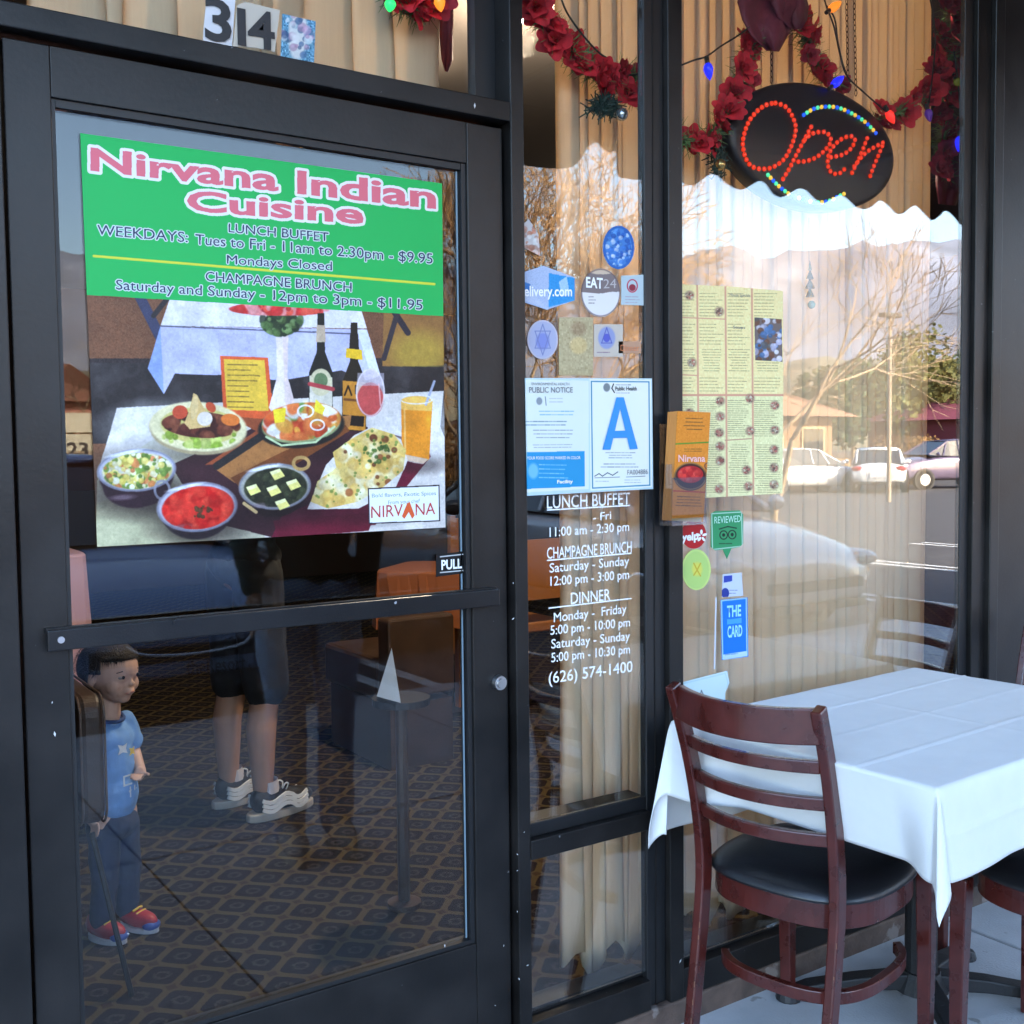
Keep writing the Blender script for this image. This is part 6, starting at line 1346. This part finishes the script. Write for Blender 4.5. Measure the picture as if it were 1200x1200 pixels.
    for s_ in (1, -1):
        g = MB(); g.ell(T(2.06, s_*0.66*hw, 0.60+up), (0.20, 0.155, 0.07), 14, 10, rot=R3); g.build('headlight', M_LENS, t, smooth=True)
        g = MB(); g.ell(T(-2.215, s_*0.64*hw, 0.78+up), (0.07, 0.19, 0.085), 14, 10, rot=R3); g.build('tail_light', M_TAIL, t, smooth=True)
        g = MB(); g.ell(T(0.95, s_*(hw*0.9+0.10), 0.98+up), (0.06, 0.10, 0.07), 12, 8, rot=R3); g.build('wing_mirror', paint, t, smooth=True)
    def bx(x0, x1, y0, y1, z0, z1, m, name):
        g = MB(); g.box(x0, x1, y0, y1, z0, z1); g.v = [tuple(T(*v)) for v in g.v]; return g.build(name, m, t, bevel=0.008)
    bx(-2.325, -2.29, -0.27, 0.27, 0.50+up, 0.65+up, M_PLATE, 'number_plate'); bx(-2.31, -2.2, -0.7, 0.7, 0.30+up*.5, 0.38+up*.5, M_TRIM, 'rear_bumper_trim')
    bx(2.24, 2.30, -0.50, 0.50, 0.40+up, 0.48+up, M_TRIM, 'grille'); bx(2.16, 2.285, -0.55, 0.55, 0.25+up*.5, 0.31+up*.5, M_TRIM, 'lower_intake')
    if grille:
        g = MB(); g.tube(smooth_curve([T(2.285, -0.33, 0.50), T(2.325, -0.24, 0.455), T(2.345, 0, 0.44), T(2.325, 0.24, 0.455), T(2.285, 0.33, 0.50)], 5), 0.008, 6); g.build('chrome_strip', M_STEEL, t)
        for s_ in (1, -1):
            g = MB(); g.tube(smooth_curve([T(2.20, s_*0.60, 0.28), T(2.19, s_*0.70, 0.26), T(2.08, s_*0.80, 0.33)], 4), 0.014, 6); g.build('fog_lamp_trim', M_STEEL, t)
    return t
def paint_mat(n, c, r=0.25): return mat(n, c, r, metal=0.2, coat=0.8, spec=0.5)
A90 = math.radians(90)
cA = make_car((1.80, -5.95), A90, mat('dark car paint with sky sheen', (0.30, 0.42, 0.68), 0.3, coat=0.8), 'dark car parked nose in at the kerb, mirrored behind the child', L=4.5, Wd=1.76, grille=True)  # bright sky reflected on the dark bonnet is put into the base colour
make_car((3.95, -7.3), A90, paint_mat('dark grey car paint', (0.06, 0.065, 0.06)), 'dark grey car in the next bay, mirrored beside the pull label', L=4.7, Wd=1.82)
make_car((6.45, -5.95), A90, paint_mat('silver car paint', (0.62, 0.61, 0.60)), 'large silver car nose in, mirrored low across the wide pane', L=4.7, Wd=1.86)
q = G(1030, 578, -0.12); d = math.atan2(-(q.y+1.9), q.x)
make_car((q.x+1.6, -q.y-1.3), d-0.02, paint_mat('white car paint', (0.75, 0.75, 0.74)), 'white saloon seen from behind, mirrored in the wide pane', L=4.7, Wd=1.82)
make_car((M(938, 515, 23).x, -23), math.radians(15), paint_mat('pearl car paint', (0.65, 0.65, 0.66)), 'pale car side on, mirrored just right of the yellow menu', L=4.6)
make_car((M(1108, 505, 22).x, -22), math.radians(200), paint_mat('purple grey car paint', (0.16, 0.13, 0.20)), 'purple grey estate car mirrored by the right hand jamb', suv=True, L=4.7)
make_car((M(534, 492, 19).x, -19.0), math.radians(170), paint_mat('bronze car paint', (0.30, 0.22, 0.15)), 'bronze car mirrored in the narrow strip right of the poster', L=4.6)
# lettered front panel of the dark car, reading rightly only in the mirror
me = text_mesh('theResort', 0.01); lo, hi = bounds(me); A_, B_ = M(222, 793, 3.64), M(292, 786, 3.64)
for v in me.vertices:
    u = (v.co.x-lo[0])/(hi[0]-lo[0]); v.co = Vector((A_.x+(B_.x-A_.x)*u, -3.648, A_.z+(B_.z-A_.z)*u+v.co.y*0.11))
me.materials.clear(); me.materials.append(mat('dim grey lettering', (0.05, 0.05, 0.055), 0.5)); o = link('front_lettering', me, cA)

# ------------------------------------------------------------------ far side of the car park
M_BARK = mat('pale bark', (0.30, 0.22, 0.14), 0.9, var=0.3, scale=8); M_TWIG = mat('golden twigs', (0.42, 0.24, 0.10), 0.9, var=0.3, scale=2)
def bare_tree(loc, H, seed, label, depth=7, spread=0.55, multi=1, twigm=None, r0=0.11, lean=(0, 0), thin=0.62, rmin=0.0065):
    r = random.Random(seed); t = thing('bare_tree', loc, label, 'tree', 'leafless trees across the car park'); tg = MB(); cg = MB(); base = Vector(loc)
    def grow(p, d, L, rad, lev):
        n = 3; pts = [p]; dd = d.copy(); rad = max(rad, rmin)
        for i in range(n):
            dd = (dd+Vector((r.gauss(0, .12), r.gauss(0, .12), r.gauss(0.03, .08)))).normalized(); pts.append(pts[-1]+dd*L/n)
        g = tg if lev < 3 else cg
        g.tube(pts, [rad*(1-0.3*i/n) for i in range(n+1)], 6 if lev < 3 else 3, cap=False)
        if lev >= depth: return
        for k in range(2 if lev < 2 else r.choice((2, 3))):
            a = r.uniform(0, 2*PI); sp_ = spread*r.uniform(0.6, 1.3); s1 = dd.orthogonal().normalized(); s2 = dd.cross(s1)
            nd = (dd+(s1*math.cos(a)+s2*math.sin(a))*sp_).normalized()
            grow(pts[-1 if k == 0 or lev < 1 else r.choice((2, 3))], nd, L*r.uniform(0.68, 0.86), rad*thin, lev+1)
    for m_ in range(multi): grow(base, Vector((r.gauss(lean[0], 0.25 if multi > 1 else .05), r.gauss(lean[1], 0.25 if multi > 1 else .05), 1)).normalized(), H*0.27, r0*(0.8 if multi > 1 else 1), 0)
    tg.build('trunk', M_BARK, t, smooth=True); o = cg.build('crown', twigm or M_TWIG, t, fixn=False); o['kind'] = 'stuff'; return t
q = M(905, 520, 9.5); bare_tree((q.x, q.y, -0.1), 6.0, 4, 'large pale bare tree mirrored rising behind the yellow menu', depth=6, multi=2, r0=0.075, spread=0.60, thin=0.60, rmin=0.006, twigm=mat('pale twigs', (0.24, 0.17, 0.11), 0.9, var=0.3, scale=2))
q = M(606, 500, 10.5); bare_tree((q.x, q.y, -0.1), 4.9, 12, 'dense twiggy golden tree mirrored across the middle pane', depth=9, multi=4, r0=0.06, spread=0.42, thin=0.60, rmin=0.006)
q = M(575, 500, 14); bare_tree((q.x, q.y, -0.1), 7.2, 21, 'bare tree mirrored in the sliver between poster and door edge', depth=8, multi=2, r0=0.08, spread=0.6)
q = M(123, 520, 24); bare_tree((q.x, q.y, 0.6), 4.2, 31, 'small pale bare tree mirrored left of the poster', depth=6, multi=2, r0=0.07, twigm=M_BARK)
q = M(690, 500, 16); bare_tree((q.x, q.y, -0.1), 6.0, 41, 'bare tree mirrored behind the round and oval stickers', depth=6, multi=2, r0=0.08, spread=0.55, rmin=0.0055)
def bush(loc, size, seed, label, m, n=1600, name='shrub', cat='shrub', leaf=0.10, trunk=0.0, group=None):
    r = random.Random(seed); t = thing(name, loc, label, cat, group); g = MB(); cl_ = [(r.uniform(-.6, .6), r.uniform(-.6, .6), r.uniform(-.3, .8), r.uniform(0.3, 0.6)) for _ in range(9)]
    for k in range(n):
        c = r.choice(cl_); d = Vector((r.gauss(0, 1), r.gauss(0, 1), r.gauss(0, 1))).normalized()*c[3]*r.uniform(0.6, 1.05)
        p = Vector((loc[0]+(c[0]+d.x)*size[0], loc[1]+(c[1]+d.y)*size[1], loc[2]+trunk+(c[2]+d.z+0.8)*size[2]*0.5)); a = Vector((r.gauss(0, 1), r.gauss(0, 1), r.gauss(0, 1))).normalized()*leaf; b = a.orthogonal().normalized()*leaf*0.6
        g.add([p-a, p+b, p+a, p-b], [(0, 1, 2, 3)])
    o = g.build('foliage', m, t, fixn=False); o['kind'] = 'stuff'
    g = MB(); g.tube([(loc[0], loc[1], loc[2]-0.1), (loc[0], loc[1], loc[2]+trunk+size[2]*0.4)], [0.12, 0.06], 8); g.build('trunk', M_BARK, t); return t
M_EV = mat('evergreen leaves', (0.05, 0.08, 0.03), 0.8, var=0.5, scale=1.2); M_YG = mat('yellow green leaves', (0.13, 0.13, 0.035), 0.8, var=0.4, scale=1.2); M_DRY = mat('dry golden shrub', (0.20, 0.11, 0.04), 0.9, var=0.5, scale=2)
for i, (px, Y, sx, sz, m_, lb, nm) in enumerate(((965, 34, 2.6, 5.2, M_EV, 'dark evergreen mirrored above the roof of the orange house', 'evergreen_tree'), (1060, 36, 2.6, 6.5, M_YG, 'tall yellow green tree mirrored by the lamp post', 'leafy_tree'), (1095, 30, 2.2, 5.0, M_YG, 'yellow green tree mirrored near the right hand jamb', 'leafy_tree'), (1000, 38, 2.2, 6.0, M_EV, 'evergreen mirrored in the gap before the lamp post', 'evergreen_tree'), (1120, 40, 3.0, 6.5, M_EV, 'dark evergreen mirrored at the edge of the wide pane', 'evergreen_tree'))):
    q = M(px, 500, Y); bush((q.x, q.y, -0.1), (sx, sx, sz), 50+i, lb, m_, 2200, nm, 'tree', 0.16, 1.0)
for i, (px, Y, sx, sz, lb) in enumerate(((534, 16, 1.3, 2.0, 'golden dry shrub mirrored right of the poster'), (112, 27, 1.8, 2.4, 'dry shrub mirrored left of the poster'), (655, 20, 2.4, 1.9, 'golden hedge mirrored behind the star sticker'), (720, 22, 2.6, 1.8, 'golden hedge mirrored above the letter A notice'), (1070, 25, 1.8, 1.9, 'dry hedge mirrored right of the white saloon'))):
    q = M(px, 500, Y); bush((q.x, q.y, -0.1), (sx, sx, sz), 70+i, lb, M_DRY, 2600, 'shrub', 'shrub', 0.07)
# far planting bank
g = MB(); g.prismz([(-60, -44), (120, -44), (120, -90), (-60, -90)], -0.12, 0.7); o = g.build('planting_bank', mat('dry planting bank', (0.16, 0.10, 0.05), 0.95, var=0.4, scale=1)); tag(o, kind='structure')
# orange roofed house
def house(px0, px1, Y, ze, zr, wall, roofm, label, depth=8.0):
    a, b = M(px0, 500, Y), M(px1, 500, Y); x0, x1 = a.x, b.x; t = thing('low_house', ((x0+x1)/2, -Y, -0.12), label, 'house')
    g = MB(); g.box(x0, x1, -Y-depth, -Y, -0.12, ze); g.build('wall', wall, t)
    g = MB(); e = 0.7; zz = ze-0.05; m_ = (-Y-Y-depth)/2
    vs = [(x0-e, -Y+e, zz), (x1+e, -Y+e, zz), (x1+e, -Y-depth-e, zz), (x0-e, -Y-depth-e, zz), (x0+depth/2-1, m_, zr), (x1-depth/2+1, m_, zr)]
    g.add(vs, [(0, 1, 5, 4), (1, 2, 5), (2, 3, 4, 5), (3, 0, 4), (3, 2, 1, 0)]); g.build('roof', roofm, t)
    n = max(2, int((x1-x0)/3.2))
    for i in range(n):
        wx = x0+(x1-x0)*(i+0.5)/n
        g = MB(); g.box(wx-0.6, wx+0.6, -Y+0.002, -Y+0.06, 0.9, 2.1); f = g.build('window_frame', mat('tan window frame', (0.40, 0.28, 0.16), 0.8), t); g = MB(); g.box(wx-0.52, wx+0.52, -Y+0.061, -Y+0.07, 0.98, 2.02); g.build('pane', M_CARGLASS, f)
house(878, 975, 25, 2.5, 4.2, mat('tan house wall', (0.22, 0.13, 0.07), 0.9), mat('orange roof', (0.30, 0.16, 0.09), 0.9, var=0.2, scale=2), 'low house with an orange roof mirrored right of the menu')
house(1150, 1230, 27, 2.6, 3.6, mat('magenta wall', (0.20, 0.04, 0.06), 0.9), mat('magenta roof', (0.22, 0.04, 0.07), 0.9), 'magenta building mirrored at the edge of the wide pane', depth=6)
house(660, 770, 34, 2.6, 4.0, mat('pink wall', (0.35, 0.16, 0.12), 0.9), mat('brown roof', (0.18, 0.10, 0.06), 0.9), 'pinkish low building mirrored behind the card stickers')
house(20, 120, 46, 3.6, 5.4, mat('salmon wall', (0.40, 0.18, 0.14), 0.9), mat('red brown roof', (0.22, 0.09, 0.05), 0.9), 'salmon building on the hillside mirrored left of the poster')
q = M(1042, 525, 17)
lp = thing('street_lamp', (q.x, q.y, -0.12), 'slim street lamp post mirrored in the wide pane', 'street lamp'); zt3 = M(1042, 372, 17).z
g = MB(); g.tube([(q.x, q.y, -0.12), (q.x, q.y, zt3)], [0.065, 0.045], 10); g.build('pole', mat('pale lamp post', (0.26, 0.20, 0.14), 0.6), lp); g = MB(); g.box(q.x-0.35, q.x+0.35, q.y-0.12, q.y+0.12, zt3, zt3+0.12); g.build('lamp_head', M_TRIM, lp, bevel=0.03)
q = M(95, 508, 20); q2 = M(95, 487, 20); q3 = M(95, 535, 20)
ns = thing('number_sign', (q.x, q.y, 0), 'white box sign with the number 231 mirrored left of the poster', 'sign')
w2 = 0.36
g = MB(); g.box(q.x-w2, q.x+w2, q.y-0.15, q.y, q.z+0.02, q2.z+0.05); g.box(q.x-w2, q.x+w2, q.y-0.15, q.y, q3.z+0.1, q.z-0.01); g.build('sign_box', mat('cream sign', (0.62, 0.58, 0.44), 0.7), ns)
g = MB(); g.box(q.x-w2*1.05, q.x+w2*1.05, q.y-0.2, q.y-0.02, -0.12, q3.z+0.09); g.build('plinth', M_STUCCO, ns)
me = text_mesh('231', 0.02); lo, hi = bounds(me)
for v in me.vertices:
    u = (v.co.x-lo[0])/(hi[0]-lo[0]); v.co = Vector((q.x-w2*0.7+w2*1.5*u, q.y+0.004, q.z-0.42+v.co.y*0.36))
me.materials.clear(); me.materials.append(M_BLACK); link('lettering', me, ns)
